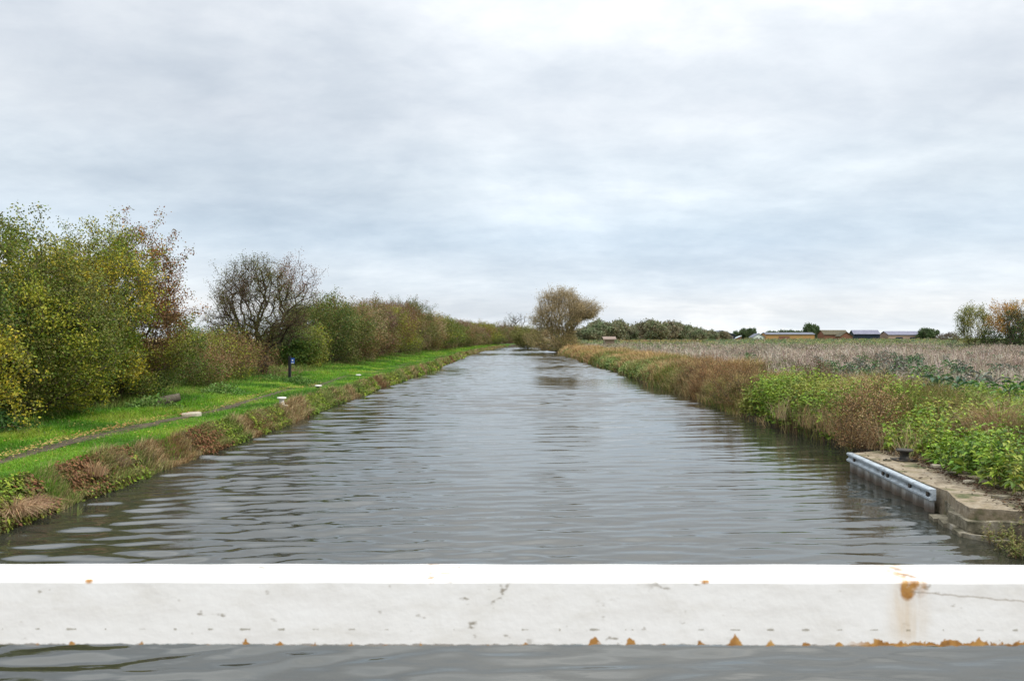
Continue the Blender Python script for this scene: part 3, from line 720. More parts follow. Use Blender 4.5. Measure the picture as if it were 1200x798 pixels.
# leaning, almost leafless hawthorn
rngh = np.random.default_rng(31)
T = in_blob(rngh, 2300, 2.35, 2.0, 1.35, 5.35, 2.9, .35, 33, .20)
make_tree('hawthorn_tree', 'almost leafless spreading hawthorn tree with dark twiggy crown in the hedge gap', 'tree', (-11.35, 36.2, gz), h=5.5, rx=2.4, n=0, targets=T, seed=21, stems=2, stem_h=1.1, stem_r=.10,
          bf=.30, r0=.0075, ex=.43, rmax=.17, seg=.25, wob=.15, lift=.05, cols=[(.17, .085, .035), (.19, .07, .03), (.15, .14, .035), (.10, .12, .02), (.10, .06, .03)], leaf=.05, per=50, sig=.11, spikes=200, spike_len=.55, bark='haw', parts=('leaves', 'branches'))
# the rest of the hedge
hl = [  # y, h, r, seed, cols, label
 (45, 2.1, 1.5, 41, [DG, GR, OL, YG], 'small rounded green shrub just behind the waymark post'),
 (51.5, 4.3, 2.8, 42, [OL, DG, OL, GR, BR], 'broad rounded olive green hedge shrub right of the bare tree'),
 (58, 4.1, 3.0, 43, [OL, BR, OL, TA], 'olive and brown hedge shrub next beyond the broad green one'),
 (65, 4.5, 3.1, 44, [PU, BR, OL, PU], 'purplish brown twiggy hedge shrub'),
 (73, 4.7, 3.4, 45, [GR, OL, YG, BR], 'hedge shrub with yellow-green lower leaves behind the purplish one'),
 (82, 5.4, 3.6, 46, [PU, BR, OL], 'tall reddish brown hedge shrub before the highest peak of the far hedge'),
 (92, 6.0, 3.8, 47, [OL, DG, BR, OL], 'highest loose-topped shrub of the far hedge'),
]
SH = {}
for (y, h, r, sd_, cols, lb) in hl:
    SH[sd_] = make_tree('hedge_shrub', lb, 'shrub', (hx(y, -12.2), y, gz), h=h, rx=r, ry=r*1.15, n=1500, seed=sd_, per=70, cols=cols, spikes=80, spike_len=.8, cfreq=1.1,
              zlo=.15, stems=6, stem_h=.5, stem_r=.6, bf=.25, r0=.007, ex=.40, rmax=.10, shell=.5, leaf=.10, sig=.16, group=HG, parts=('foliage', 'branches'))
far = [(102, 1.0, 43), (112, .95, 45), (123, .96, 44), (135, 1.05, 42), (148, 1.05, 46), (162, 1.0, 43), (177, 1.1, 44), (193, 1.1, 45), (210, 1.05, 47), (228, 1.1, 42), (246, 1.0, 44), (265, 1.1, 43), (285, 1.1, 46), (306, 1.2, 42), (330, 1.2, 45), (356, 1.3, 43)]
hs = {42: 4.3, 43: 4.1, 44: 4.5, 45: 4.7, 46: 5.4, 47: 6.0}
for i, (y, s_, k) in enumerate(far):
    hgt = (4.7 + .5*math.sin(i*2.1))*(1 if y < 190 else 1.12)
    sxy = 1.35 + .012*max(0, y-100)*.35
    copy_thing(SH[k], (hx(y, -12.4), y, gz-.05), i*1.7, (sxy, sxy, hgt/hs[k]*1.02), 'autumn hedge shrub in the distant run of the towpath hedge', 'distant shrubs of the towpath hedge')

# ------------------------------------------------------------------ willow, right bank, far end
rw_ = np.random.default_rng(51)
Tw = in_blob(rw_, 2600, 4.3, 4.4, 1.2, 10.2, 5.6, .35, 52, .12)
Tr = in_blob(rw_, 700, 2.6, 2.4, -1.5, 1.9, 0, .4, 53, .15) + np.array([3.6, 0, 6.2])       # the limb reaching right
Ts = in_blob(rw_, 2400, 4.4, 3.4, .0, 4.2, 1.6, .3, 54, .15) + np.array([-1.2, -1.5, -.2])      # skirt hanging over the water
Tw = np.concatenate([Tw[(Tw[:, 0] < 3.4) | (Tw[:, 2] > 5.0)], Tr, Ts])
Tw[:, 0] += np.clip(Tw[:, 2]-4, -2, 4)*.10
WC = [(.34, .27, .11), (.40, .31, .14), (.28, .24, .08), (.22, .20, .07), (.44, .34, .17)]
def pale_top(pos, col, rng):
    k = pos[:, 2] + rng.normal(0, .8, len(pos)) > 5.2
    col[k] = np.array([(.38, .29, .15), (.31, .24, .12), (.43, .34, .19)])[rng.integers(0, 3, k.sum())]*rng.uniform(.75, 1.2, (k.sum(), 1)); return col
make_tree('willow_tree', 'large straw-coloured willow leaning over the water at the canal bend', 'tree', (float(off(134))+7.4, 134.0, .35), h=10.5, rx=5, n=0, targets=Tw, seed=55, stems=3, stem_h=1.2, stem_r=.5,
          bf=.40, r0=.014, ex=.40, rmax=.30, seg=.6, wob=.10, lift=.03, cols=WC, extra=pale_top, leaf=.14, per=26, sig=.26, spikes=900, spike_len=1.1, bark='willow_bark', parts=('foliage', 'branches'))
make_tree('willow_bush', 'olive bush at the water left of the leaning willow', 'bush', (float(off(165))-1.2+2.6, 172.0, .1), h=4.6, rx=3.2, n=500, seed=56, stems=5, stem_h=.5, stem_r=.5, zlo=.1,
          bf=.3, r0=.012, ex=.4, rmax=.1, cols=[(.28, .25, .07), OL, (.22, .22, .06)], leaf=.2, per=60, sig=.28, spikes=40, parts=('foliage', 'branches'))
# leafless tree with ivy beyond the bend
Tb = in_blob(np.random.default_rng(61), 420, 5.2, 4.5, 3.0, 11.0, 6.5, .4, 62, .25)
make_tree('bare_tree', 'dark leafless tree with ivy clumps beyond the canal bend', 'tree', (1.6, 300.0, .6), h=11, rx=5, n=0, targets=Tb, seed=63, stems=1, stem_h=3.0, bf=.35, r0=.035, ex=.40, rmax=.35, seg=1.0, wob=.2,
          cols=[DG, DB, (.05, .06, .03)], leaf=.30, per=9, sig=.35, leaf_keep=lambda P, r: (P[:, 0] < 0) | (P[:, 2] < 5.5), parts=('leaves', 'branches'), bark='bark')

# ------------------------------------------------------------------ distant tree belt and field trees, right
def px_at(px, d): return (px-600)/FPX*d
def dist_tree(name, label, px, d, top_y, wpx, cols, seed, group=None, n=300, leaf=.55, per=70, zlo=1.0, **kw):
    h = (396-top_y)/FPX*d + CAMZ - .6; r = wpx/FPX*d/2
    a = dict(bf=.3, r0=.02, ex=.42, rmax=.3, seg=.8, sig=.35, stems=1, stem_h=h*.2, shell=.5, spikes=20, spike_len=.8, parts=('crown', 'trunk'), bark='bark'); a.update(kw)
    return make_tree(name, label, 'tree', (px_at(px, d), d, .6), h=h, rx=r, ry=r, zlo=zlo, n=n, seed=seed, cols=cols, leaf=leaf, per=per, group=group, **a)
A1 = dist_tree('field_tree', 'dark green round tree of the distant belt', 700, 270, 377, 30, [(.15, .19, .09), (.18, .20, .11), (.23, .22, .13)], 71)  # all three belt trees: leaf colours lightened, distance haze painted into them
A2 = dist_tree('field_tree', 'olive brown tree of the distant belt', 722, 272, 376, 26, [(.21, .22, .12), (.26, .24, .14), (.16, .19, .10)], 72)
A3 = dist_tree('field_tree', 'thin twiggy tree of the distant belt', 760, 275, 376, 22, [(.20, .18, .11), (.24, .21, .13), (.15, .15, .08)], 73, per=28, spikes=50)
for o_ in (A1, A2, A3): o_['group'] = 'trees of the distant belt beyond the field'
A1['label'] = 'dark green tree at left end of distant belt, next to the willow'
A2['label'] = 'broad olive tree in the distant belt, second from the willow side'
A3['label'] = 'thin half-bare twiggy tree in the middle of the distant belt'
belt = [(688, 30, 384, A1), (711, 26, 379, A2), (738, 22, 384, A1), (748, 20, 380, A3), (770, 24, 377, A2), (783, 22, 378, A3), (795, 22, 379, A1), (808, 18, 382, A2), (818, 20, 386, A1), (677, 24, 388, A2), (830, 22, 388, A1), (846, 18, 389, A3)]
base_h = {A1: (377, 30), A2: (376, 26), A3: (376, 22)}
for i, (px, w, ty, src) in enumerate(belt):
    d = 265 + 9*(i % 4); t0, w0 = base_h[src]
    h0 = (396-t0)/FPX*270+1.8; h1 = (396-ty)/FPX*d+1.8
    sx = w/w0*d/270*1.1
    copy_thing(src, (px_at(px, d), d, .6), i*2.3, (sx, sx, h1/h0), 'autumn tree standing in the distant belt beyond the crop field', 'other trees of the distant belt')
GF = 'round trees among the farm buildings'
B1 = dist_tree('field_tree', 'round dark tree between the long barn and the far hedge', 1086, 395, 386, 21, [(.07, .11, .04), (.10, .13, .06)], 81, GF, leaf=.7, zlo=.6)
for i, (px, d, ty, w, lb) in enumerate([(949, 430, 381, 17, 'round dark tree rising behind right end of the timber shed'), (955, 440, 384, 12, 'small round tree just right of the timber shed'),
        (880, 430, 386, 14, 'round green tree behind the white cottage'), (871, 440, 386, 7, 'slim tree left of the white cottage'), (866, 435, 389, 18, 'low bushy tree behind the glass lean-to'),
        (925, 450, 388, 30, 'wide dark evergreen clump above the timber shed roof'), (905, 455, 389, 20, 'pale bushy tree above the left part of the timber shed')]):
    h0 = (396-386)/FPX*395+1.8; h1 = (396-ty)/FPX*d+1.8; sx = w/21*d/395
    copy_thing(B1, (px_at(px, d), d, .6), i*1.1, (sx, sx, h1/h0), lb, GF)
# two nearer trees at the right edge
T1 = dist_tree('field_tree', 'yellow-green fan-shaped field tree near the right edge', 1142, 125, 361, 42, [(.17, .20, .045), (.26, .26, .06), (.32, .28, .08), (.14, .15, .05)], 91, n=900, leaf=.17, per=24, zlo=.4, stems=4, stem_r=.4, stem_h=.8, r0=.011, spikes=120, spike_len=.9, sig=.24, bf=.5, seg=.5)
T2 = dist_tree('field_tree', 'orange-leaved autumn field tree at the right edge', 1188, 118, 358, 44, [(.45, .26, .06), (.38, .19, .04), (.28, .23, .06), (.50, .32, .08)], 92, n=800, leaf=.18, per=28, zlo=2.0, stems=2, stem_r=.3, stem_h=1.2, r0=.011, spikes=80, spike_len=.7, sig=.22, bf=.4, seg=.5, rough=.32)
T3 = dist_tree('field_hedge_bush', 'dark evergreen bush under the orange tree at right edge', 1196, 112, 366, 30, [DG, (.03, .045, .014)], 93, n=350, leaf=.18, per=36, zlo=.2, stem_h=.4, stems=4)
T3['category'] = 'bush'
T4 = dist_tree('field_hedge_bush', 'low dark hedge bush below the two field trees', 1172, 122, 388, 40, [DG, (.05, .05, .02)], 94, n=300, leaf=.18, per=30, zlo=.1, stem_h=.3, stems=4); T4['category'] = 'bush'
T5 = dist_tree('field_hedge_bush', 'grey twiggy low bush left of the fan-shaped tree', 1112, 260, 390, 28, [(.12, .10, .075), (.10, .09, .06), (.14, .12, .08)], 95, n=250, leaf=.35, per=20, zlo=.1, stem_h=.3, stems=4); T5['category'] = 'bush'
# left horizon trees seen over the bramble gap
T6 = dist_tree('field_tree', 'low green tree on the left horizon behind the brambles', 232, 90, 387, 44, [DG, GR, OL], 96, n=350, leaf=.2, per=30, zlo=.2, stems=3, stem_h=.5)
T7 = dist_tree('field_tree', 'low olive tree on left horizon behind the bare hawthorn', 265, 95, 389, 50, [OL, GR, BR], 97, n=350, leaf=.2, per=30, zlo=.2, stems=3, stem_h=.5)

# ------------------------------------------------------------------ farm buildings on the horizon
M['pinktile'] = noisy('faded_tiles', [(.20, .15, .12), (.27, .20, .165)], 1, .8)
M['navy'] = noisy('navy_boards', [(.012, .018, .035), (.02, .03, .055)], 1, .7)
M['slate'] = noisy('grey_roof_sheet', [(.10, .11, .14), (.15, .16, .20)], .5, .6)
M['purple_slate'] = noisy('grey_purple_slates', [(.13, .13, .18), (.19, .19, .25)], .5, .6)
M['dkroof'] = noisy('brown_roof_tiles', [(.07, .065, .035), (.11, .09, .055)], 1, .8)
M['timber'] = noisy('orange_timber', [(.36, .19, .07), (.48, .27, .11)], 2, .7, stretch=(6, 6, .3))
M['brick'] = noisy('red_brick', [(.16, .07, .045), (.24, .11, .07)], 3, .85)
M['pinkbrick'] = noisy('pale_pink_brick', [(.30, .20, .16), (.40, .28, .23)], 3, .85)
M['render'] = noisy('white_render', [(.62, .62, .60), (.75, .75, .73)], 2, .8)
M['glass'] = noisy('dark_glass', [(.05, .07, .09), (.09, .11, .13)], 1, .12, spec=.6)
M['paleglass'] = noisy('pale_glazing', [(.40, .46, .52), (.50, .56, .60)], 1, .2, spec=.6)
def building(name, label, px0, px1, d, eave_y, ridge_y, depth, wm, rm, ridge_along=True, rz=0, wins=(), gable=None, cat=None, doors=(), chimney=None):
    x0, x1 = px_at(px0, d), px_at(px1, d); w = x1-x0; cxx = (x0+x1)/2
    eh = (396-eave_y)/FPX*d + CAMZ - .6; rh = (396-ridge_y)/FPX*d + CAMZ - .6
    t = thing(name, label, cat or 'building', (cxx, d, .6), rz)
    bm = bmesh.new(); hw_, hd = w/2, depth/2
    v = lambda *p: bm.verts.new(p)
    if ridge_along:
        for s in (-1, 1):
            a = [v(s*hw_, -hd, -.5), v(s*hw_, hd, -.5), v(s*hw_, hd, eh), v(s*hw_, 0, rh-.12), v(s*hw_, -hd, eh)]; bm.faces.new(a)
        for s in (-1, 1): bm.faces.new([v(-hw_, s*hd, -.5), v(hw_, s*hd, -.5), v(hw_, s*hd, eh), v(-hw_, s*hd, eh)])
    else:
        for s in (-1, 1):
            bm.faces.new([v(-hw_, s*hd, -.5), v(hw_, s*hd, -.5), v(hw_, s*hd, eh), v(0, s*hd, rh-.12), v(-hw_, s*hd, eh)])
            bm.faces.new([v(s*hw_, -hd, -.5), v(s*hw_, hd, -.5), v(s*hw_, hd, eh), v(s*hw_, -hd, eh)])
    bmesh.ops.remove_doubles(bm, verts=bm.verts, dist=.001)
    bmobj('wall', bm, wm, t)
    bm = bmesh.new(); ov = .35
    for s in (-1, 1):
        if ridge_along:
            A_ = [(-hw_-ov, s*(hd+ov), eh-.15), (hw_+ov, s*(hd+ov), eh-.15), (hw_+ov, 0, rh), (-hw_-ov, 0, rh)]
        else:
            A_ = [(s*(hw_+ov), -hd-ov, eh-.15), (s*(hw_+ov), hd+ov, eh-.15), (0, hd+ov, rh), (0, -hd-ov, rh)]
        lo_ = [bm.verts.new(p) for p in A_]; up = [bm.verts.new((p[0], p[1], p[2]+.14)) for p in A_]
        bm.faces.new(lo_[::-1]); bm.faces.new(up)
        for i in range(4): bm.faces.new((lo_[i], lo_[(i+1) % 4], up[(i+1) % 4], up[i]))
    rf = bmobj('roof', bm, rm, t)
    for (fx, z0, ww, hh_) in wins:
        fr_ = bmesh.new(); X0 = -hw_ + fx*w; add_box(fr_, X0-ww/2-.08, X0+ww/2+.08, -hd-.08, -hd-.003, z0-.08, z0+hh_+.08); fo = bmobj('window', fr_, M['render'], t)
        g_ = bmesh.new(); add_box(g_, X0-ww/2, X0+ww/2, -hd-.10, -hd-.083, z0, z0+hh_); bmobj('pane', g_, M['glass'], fo)
    for (fx, ww, hh_, dm) in doors:
        g_ = bmesh.new(); X0 = -hw_ + fx*w; add_box(g_, X0-ww/2, X0+ww/2, -hd-.07, -hd-.003, 0, hh_); bmobj('door', g_, dm, t)
    if chimney:
        g_ = bmesh.new(); add_box(g_, chimney*w-.4, chimney*w+.4, -.4, .4, rh-.5, rh+1.0); bmobj('chimney', g_, M['brick'], rf, 0)
    return t
building('barn', 'dark navy boarded barn with pale windows under a low wide gable roof', 828, 858, 400, 392.5, 387.5, 11, M['navy'], M['slate'], False, 0, wins=((.42, 1.9, .9, 1.5), (.56, 1.9, .9, 1.5), (.70, 2.3, 1.0, .9)), cat='barn')
gl_ = thing('lean_to', 'pale glazed lean-to sloping beside the navy barn', 'lean-to', (px_at(862, 396), 396, .6))
bm = bmesh.new(); v8 = [(-2.4, -2, 0), (2.4, -2, 0), (2.4, 2, 0), (-2.4, 2, 0), (-2.4, -2, .6), (2.4, -2, 2.6), (2.4, 2, 2.6), (-2.4, 2, .6)]
vv_ = [bm.verts.new(p) for p in v8]
for q in ((0,3,2,1),(4,5,6,7),(0,1,5,4),(1,2,6,5),(2,3,7,6),(3,0,4,7)): bm.faces.new([vv_[i] for i in q])
bmobj('wall', bm, M['brick'], gl_)
bm = bmesh.new(); vv_ = [bm.verts.new(p) for p in [(-2.8, -2.2, .55), (2.5, -2.2, 2.8), (2.5, 2.2, 2.8), (-2.8, 2.2, .55), (-2.8, -2.2, .70), (2.5, -2.2, 2.95), (2.5, 2.2, 2.95), (-2.8, 2.2, .70)]]
for q in ((0,3,2,1),(4,5,6,7),(0,1,5,4),(1,2,6,5),(2,3,7,6),(3,0,4,7)): bm.faces.new([vv_[i] for i in q])
bmobj('roof', bm, M['paleglass'], gl_)
building('cottage', 'small white rendered cottage with its gable facing the field', 880.5, 893, 398, 395, 391, 7, M['render'], M['slate'], False, wins=((.35, 1.2, .7, .8), (.68, 1.2, .7, .8)), cat='cottage')
building('timber_shed', 'long orange timber shed under a thin dark roof', 895, 951, 400, 391.7, 389.8, 8, M['timber'], M['slate'], True, doors=((.37, 5.5, 2.6, M['brick']), (.87, 3.0, 2.3, M['timber'])), cat='shed')
building('barn', 'red brick barn with brown mossy roof right of the timber shed', 962, 990, 400, 392, 387, 9, M['brick'], M['dkroof'], True, doors=((.7, 3, 2.4, M['navy']),), cat='barn')
building('barn', 'small brick gabled barn in front of the mossy-roofed one', 982, 996, 390, 394, 389, 6, M['brick'], M['dkroof'], False, cat='barn')
building('barn', 'black barn with grey-violet roof between the brick barn and the long barn', 999, 1027, 405, 391.5, 387, 10, M['navy'], M['purple_slate'], True, R(-10), cat='barn')
building('barn', 'longest low barn with pinkish wall and grey-violet roof', 1036, 1077, 405, 392.2, 388.3, 10, M['pinkbrick'], M['purple_slate'], True, doors=((.3, 3.5, 2.2, M['navy']), (.7, 3.5, 2.2, M['navy'])), cat='barn')
building('brick_shed', 'pale pink brick shed with low roof near the willow', 708, 719, 150, 397.2, 395.2, 2.6, M['pinkbrick'], M['pinktile'], True, cat='shed')
# post and rail fence behind the crop on the left part of the field
fn = thing('field_fence', 'low brown post and rail fence in front of the distant tree belt', 'fence', (px_at(725, 190), 190, .6))
bm = bmesh.new()
for z in (.5, .85, 1.15): add_box(bm, 0, 20, -.04, .04, z, z+.12)
bmobj('rails', bm, M['timber'], fn)
for i in range(9):
    bm = bmesh.new(); add_box(bm, i*2.5-.07, i*2.5+.07, -.124, -.043, -.2, 1.4); bmobj('post', bm, M['bark'], fn)

# ------------------------------------------------------------------ ground cover, left bank
rng = np.random.default_rng(101)
def ysample(n, y0, y1, p=1.7):               # denser near the camera
    u = rng.uniform(0, 1, n); a = y0**(1-p); b = y1**(1-p); return (a + u*(b-a))**(1/(1-p))
# mown-ish verge
g = Geo(); n = 330000
y = ysample(n, 8.5, 230, 1.75); u = rng.uniform(-4.9, .0, n)
edge_noise = Sm(102, 1.1)(np.stack([u, y, y*0], 1))
du = np.abs(u - (-1.62 + .10*np.sin(y*.16) + .05*np.sin(y*.71+1)))
keep = (du > (.14 + .09*edge_noise)*np.clip(1.3-y/40, .2, 1)) | (rng.uniform(size=n) < .15)
y = y[keep]; u = u[keep]; n = len(y); x = u + xl(y) + off(y)
z = ground_z_left(x, y); sc_ = np.maximum(1, y/16)
hn = Sm(103, 2.2)(np.stack([x, y, y*0], 1))
h = (.055 + .028*hn + rng.uniform(0, .035, n))*np.where(u < -2.6, 1.7, 1.0)*np.where(u > -.5, 1.5, 1)*np.where(np.abs(u+1.62) < .45, .6, 1); h = h.clip(.02)*np.minimum(sc_**.4, 1.6)
pos = np.stack([x, y, z], 1)
v, f = blades(pos, h, .0075*sc_**.9, rng.uniform(.2, .9, n), rng)
col = palette(pos, [(.06, .17, .012), (.09, .25, .014), (.14, .32, .018), (.20, .37, .025), (.31, .40, .05)], 104, 1.6, jit=.26, rng=rng)
dry = (rng.uniform(size=n) < .05 + .10*(u > -.6) + .10*(np.abs(u+1.62) < .35)); col[dry] = np.array([.30, .24, .11])*rng.uniform(.6, 1.2, (dry.sum(), 1))
g.add(v, f, col); o = g.obj('grass', M['grassblade']); tag(o, 'bright green short grass covering the towpath verge', 'grass', kind='stuff')
# fallen leaves along the path
n = 3600; y = ysample(n, 8.5, 34, 1.3); u = -1.62 - .16 + .10*np.sin(y*.16) + rng.normal(0, .11, n); k = rng.uniform(size=n) < .25; u[k] = rng.uniform(-3.8, -.3, k.sum())
x = u + xl(y) + off(y); z = ground_z_left(x, y)
pos = np.stack([x, y, z + .06 + rng.uniform(0, .03, n)], 1); d, e = frames(rng, n, 0); d[:, 2] *= .25; e[:, 2] *= .25
s_ = rng.uniform(.035, .065, n)[:, None]
v = np.stack([pos, pos+d*s_*.5+e*s_*.35, pos+d*s_, pos+d*s_*.5-e*s_*.35], 1).reshape(-1, 3)
g = Geo(); g.add(v, np.arange(n*4).reshape(n, 4), palette(pos, [(.42, .24, .09), (.50, .34, .13), (.45, .38, .10), (.30, .15, .06)], 105, 2, rng=rng))
tag(g.obj('fallen_leaves', M['dry']), 'tan fallen leaves scattered along the trodden path', 'leaves', kind='stuff')

# dry sedge and weeds hanging over the left bank
g = Geo(); n = 120000
y = ysample(n, 8.3, 210, 1.6); u = rng.uniform(-.34, .12, n); cl = Sm(106, 2.6)(np.stack([y, u*0, y*0], 1))
x = u + xl(y) + off(y); z = np.clip(np.interp(u, lw, lz), -.02, .5); sc_ = np.maximum(1, y/15)
pos = np.stack([x, y, z], 1); ang = rng.normal(0, 1.5, n)
h = rng.uniform(.07, .27, n)*(1+.30*cl).clip(.5, 1.5)*np.minimum(sc_**.25, 1.5)
v, f = blades(pos, h, .0065*sc_**.85, rng.uniform(.15, 1.0, n), rng, bend=.4, ang=ang)
col = palette(pos, [(.20, .12, .055), (.31, .22, .10), (.48, .37, .20), (.15, .12, .05), (.27, .28, .09), (.17, .26, .05), (.34, .28, .13)], 107, 2.2, spread=.9, jit=.36, rng=rng)
g.add(v, f, col)
n = 60000                                      # small green weeds mixed in, lower down
y = ysample(n, 8.3, 110, 1.7); u = rng.uniform(-.35, .10, n); cl = Sm(108, 1.5)(np.stack([y, u*0, y*0], 1)); k = cl > -.3; y, u = y[k], u[k]; n = len(y)
x = u + xl(y) + off(y); z = np.clip(np.interp(u, lw, lz), 0, .5) + rng.uniform(.0, .16, n); pos = np.stack([x+.05, y, z], 1)
dr = rng.normal(size=(n, 3)); dr[:, 0] += .9; v, f = broad_leaves(pos, dr, rng.uniform(.035, .085, n)*np.maximum(1, y/22), rng)
g.add(v, f, palette(pos, [(.10, .15, .03), (.16, .24, .03), (.24, .30, .04), (.13, .13, .04), (.20, .10, .05)], 109, 1.5, rng=rng))
tag(g.obj('bank_sedge', M['dry']), 'brown dry sedge and small weeds fringing the left canal bank', 'sedge', kind='stuff')
# straw-coloured tussocks that stand out on that bank
tg = np.random.default_rng(111)
def tussock(name, label, loc, n, h, spread, lean, cols, w=.008, seed=0, group=None, mat='dry', cat='grass tussock', leafy=0, leafcols=None, leafsize=.05):
    r = np.random.default_rng(seed); b_ = r.normal(0, spread, (n, 3)); b_[:, 2] = -.03
    ln = np.linalg.norm(b_[:, :2], axis=1)/spread; ang = np.arctan2(b_[:, 1], b_[:, 0]) + r.normal(0, .5, n)
    v, f = blades(b_, h*r.uniform(.55, 1.1, n)*(1.1-.18*ln), w, lean*(.3+.5*ln)*r.uniform(.5, 1.3, n), r, bend=.4, ang=ang)
    g = Geo(); g.add(v, f, palette(b_*[1, 1, 0]+np.c_[np.zeros((n, 2)), r.uniform(0, .3, n)], cols, seed, 2, rng=r))
    if leafy:
        p = r.normal(0, spread*1.25, (leafy, 3)); p[:, 2] = h*r.uniform(.1, .95, leafy)*np.exp(-.18*(np.linalg.norm(p[:, :2], axis=1)/spread)**2)
        v, f = leaves(p, leafsize*r.uniform(.6, 1.3, leafy), r, .2); g.add(v, f, palette(p, leafcols or cols, seed+1, 3, rng=r))
    o = g.obj(name, M[mat]); o.location = loc; tag(o, label, cat, group); return o
TS = [(.34, .22, .12), (.42, .29, .17), (.28, .17, .09)]
def bankpt(px, pyy): d = CAMZ*FPX/(pyy-396.); return (px-600)/FPX*d, d
x, y = bankpt(26, 615); tussock('grass_tussock', 'pale tan dead grass tussock hanging over the water, nearest on left bank', (x-.12, y, .16), 900, .30, .10, 1.5, TS, .006, 201, 'tan tussocks on the left bank')
x, y = bankpt(50, 607); tussock('grass_tussock', 'small brown dead tussock next beyond the palest one on left bank', (x-.15, y, .16), 600, .26, .08, 1.4, [(.25, .14, .08), (.32, .2, .12)], .006, 202, 'tan tussocks on the left bank')
x, y = bankpt(118, 578); tussock('grass_tussock', 'tan tussock of upright dead stalks on the left bank top', (x-.12, y, .30), 220, .28, .09, .6, TS, .007, 203, 'tan tussocks on the left bank')
x, y = bankpt(145, 566); tussock('grass_tussock', 'greyish dead tussock at the bank top behind the upright stalks', (x-.14, y, .30), 220, .26, .09, .7, [(.30, .21, .14), (.22, .15, .10)], .007, 204, 'tan tussocks on the left bank')
x, y = towxy(0, 506, .6)
wd = [((.04, .10, .02), (.06, .14, .025), (.09, .17, .04))]
tussock('nettle_patch', 'dark green nettle clump at hedge foot by the left edge', (x-.1, y, .55), 120, .5, .28, .5, list(wd[0]), .01, 205, None, 'leaf', 'nettles', 2200, list(wd[0]), .07)
x, y = towxy(14, 501, .6)
for i, (px, pyy, s_, lb) in enumerate([(178, 478, .5, 'dark green weed clump beside the short log'), (318, 446, .45, 'fresh green nettle clump below the bare hawthorn'), (352, 447, .40, 'green nettle clump just right of the waymark post'), (262, 462, .6, 'loose green weeds in front of the yellowing bramble')]):
    x, y = towxy(px, pyy, .6); s_ *= .8; tussock('nettle_patch', lb, (x-.25, y+.5, .52), 150, s_, .30, .5, list(wd[0]), .012, 210+i, 'green weed clumps along the hedge foot', 'leaf', 'nettles', 900, [(.08, .16, .03), (.12, .22, .04), (.17, .26, .06)], .075)
# rank grass and litter under the hedge
g = Geo(); n = 60000; y = ysample(n, 9, 200, 1.6); u = rng.uniform(-7.5, -3.6, n); x = u + xl(y) + off(y); z = ground_z_left(x, y); sc_ = np.maximum(1, y/18)
pos = np.stack([x, y, z], 1); h = rng.uniform(.10, .45, n)*np.where(u > -4.6, .75, 1.3)
v, f = blades(pos, h, .010*sc_**.9, rng.uniform(.3, 1.1, n), rng)
g.add(v, f, palette(pos, [(.24, .17, .09), (.15, .19, .04), (.11, .20, .03), (.09, .17, .025), (.20, .22, .06)], 112, 1.0, rng=rng))
tag(g.obj('hedge_undergrowth', M['dry']), 'rough mixed undergrowth along the foot of the towpath hedge', 'undergrowth', kind='stuff')
# pale reeds in the field seen through the hedge gap
g = Geo(); n = 34000; x = rng.uniform(-32, -13.5, n); y = rng.uniform(16, 75, n); k = x > -.62*y - 4; x, y = x[k], y[k]; n = len(x)
pos = np.stack([x, y, np.full(n, .5)], 1); v, f = blades(pos, rng.uniform(.8, 1.7, n), .028, rng.uniform(.05, .5, n), rng)
g.add(v, f, palette(pos, [(.30, .17, .08), (.42, .27, .13), (.48, .34, .18), (.34, .24, .12)], 113, .5, rng=rng))
tag(g.obj('reed_bed', M['dry']), 'pale orange dead reeds filling the field behind the hedge', 'reeds', kind='stuff')
# reed blades standing in the water, lower left
x, y = bankpt(91, 604); r = np.random.default_rng(7)
p_ = r.normal(0, .035, (7, 3)); p_[:, 2] = -.05
g = Geo(); v, f = blades(p_, r.uniform(.16, .34, 7), .009, r.uniform(.1, .7, 7), r); g.add(v, f, np.tile([.16, .20, .05], (7, 1)))
o = g.obj('water_reed', M['leaf']); o.location = (x, y, 0); tag(o, 'few thin green reed blades standing in the water by left bank', 'reed')

# ------------------------------------------------------------------ right bank
rng = np.random.default_rng(131)
RD = [(.24, .145, .06), (.34, .23, .10), (.46, .34, .17), (.25, .22, .08), (.16, .11, .055)]
ORN = [(.42, .28, .12), (.50, .35, .17), (.34, .21, .09), (.48, .39, .20)]
g = Geo(); n = 15000                            # tufts of rough grass
y = ysample(n, 14.6, 230, 1.35); u = rng.uniform(.02, 1, n)**1.1*np.minimum(2.6 + y*.025, 5.5)
x = u + xr(y) + off(y); k = (x < y*.70+3); y, u, x = y[k], u[k], x[k]; n = len(x)
zc = Sm(132, .55)(np.stack([x*.4, y, y*0], 1))
green_low = ((y > 40) & (y < 68) & (u < 1.3)); leafy = ((y > 17.2) & (y < 25) & (u < 2.2))
hh_c = Sm(139, 1.6)(np.stack([x, y, y*0], 1))
k = ~(leafy & (rng.uniform(size=n) < .8)) & ~(green_low & (rng.uniform(size=n) < .75)) & ~((y < 17) & (u < 3.6)); y, u, x, zc, hh_c = y[k], u[k], x[k], zc[k], hh_c[k]; n = len(x)
per = 22; X_ = np.repeat(x, per) + rng.normal(0, .13, n*per); Y_ = np.repeat(y, per) + rng.normal(0, .13, n*per); U_ = np.repeat(u, per)
Hh = np.repeat((.50 + .30*np.clip(u/1.0, 0, 1) + .22*zc + .16*hh_c).clip(.22, 1.35), per)*rng.uniform(.5, 1.1, n*per)
pos = np.stack([X_, Y_, ground_z_right(X_, Y_).clip(-.03)], 1)
v, f = blades(pos, Hh, .010*np.maximum(1, Y_/17)**.85, rng.uniform(.2, 1.2, n*per), rng, bend=.4)
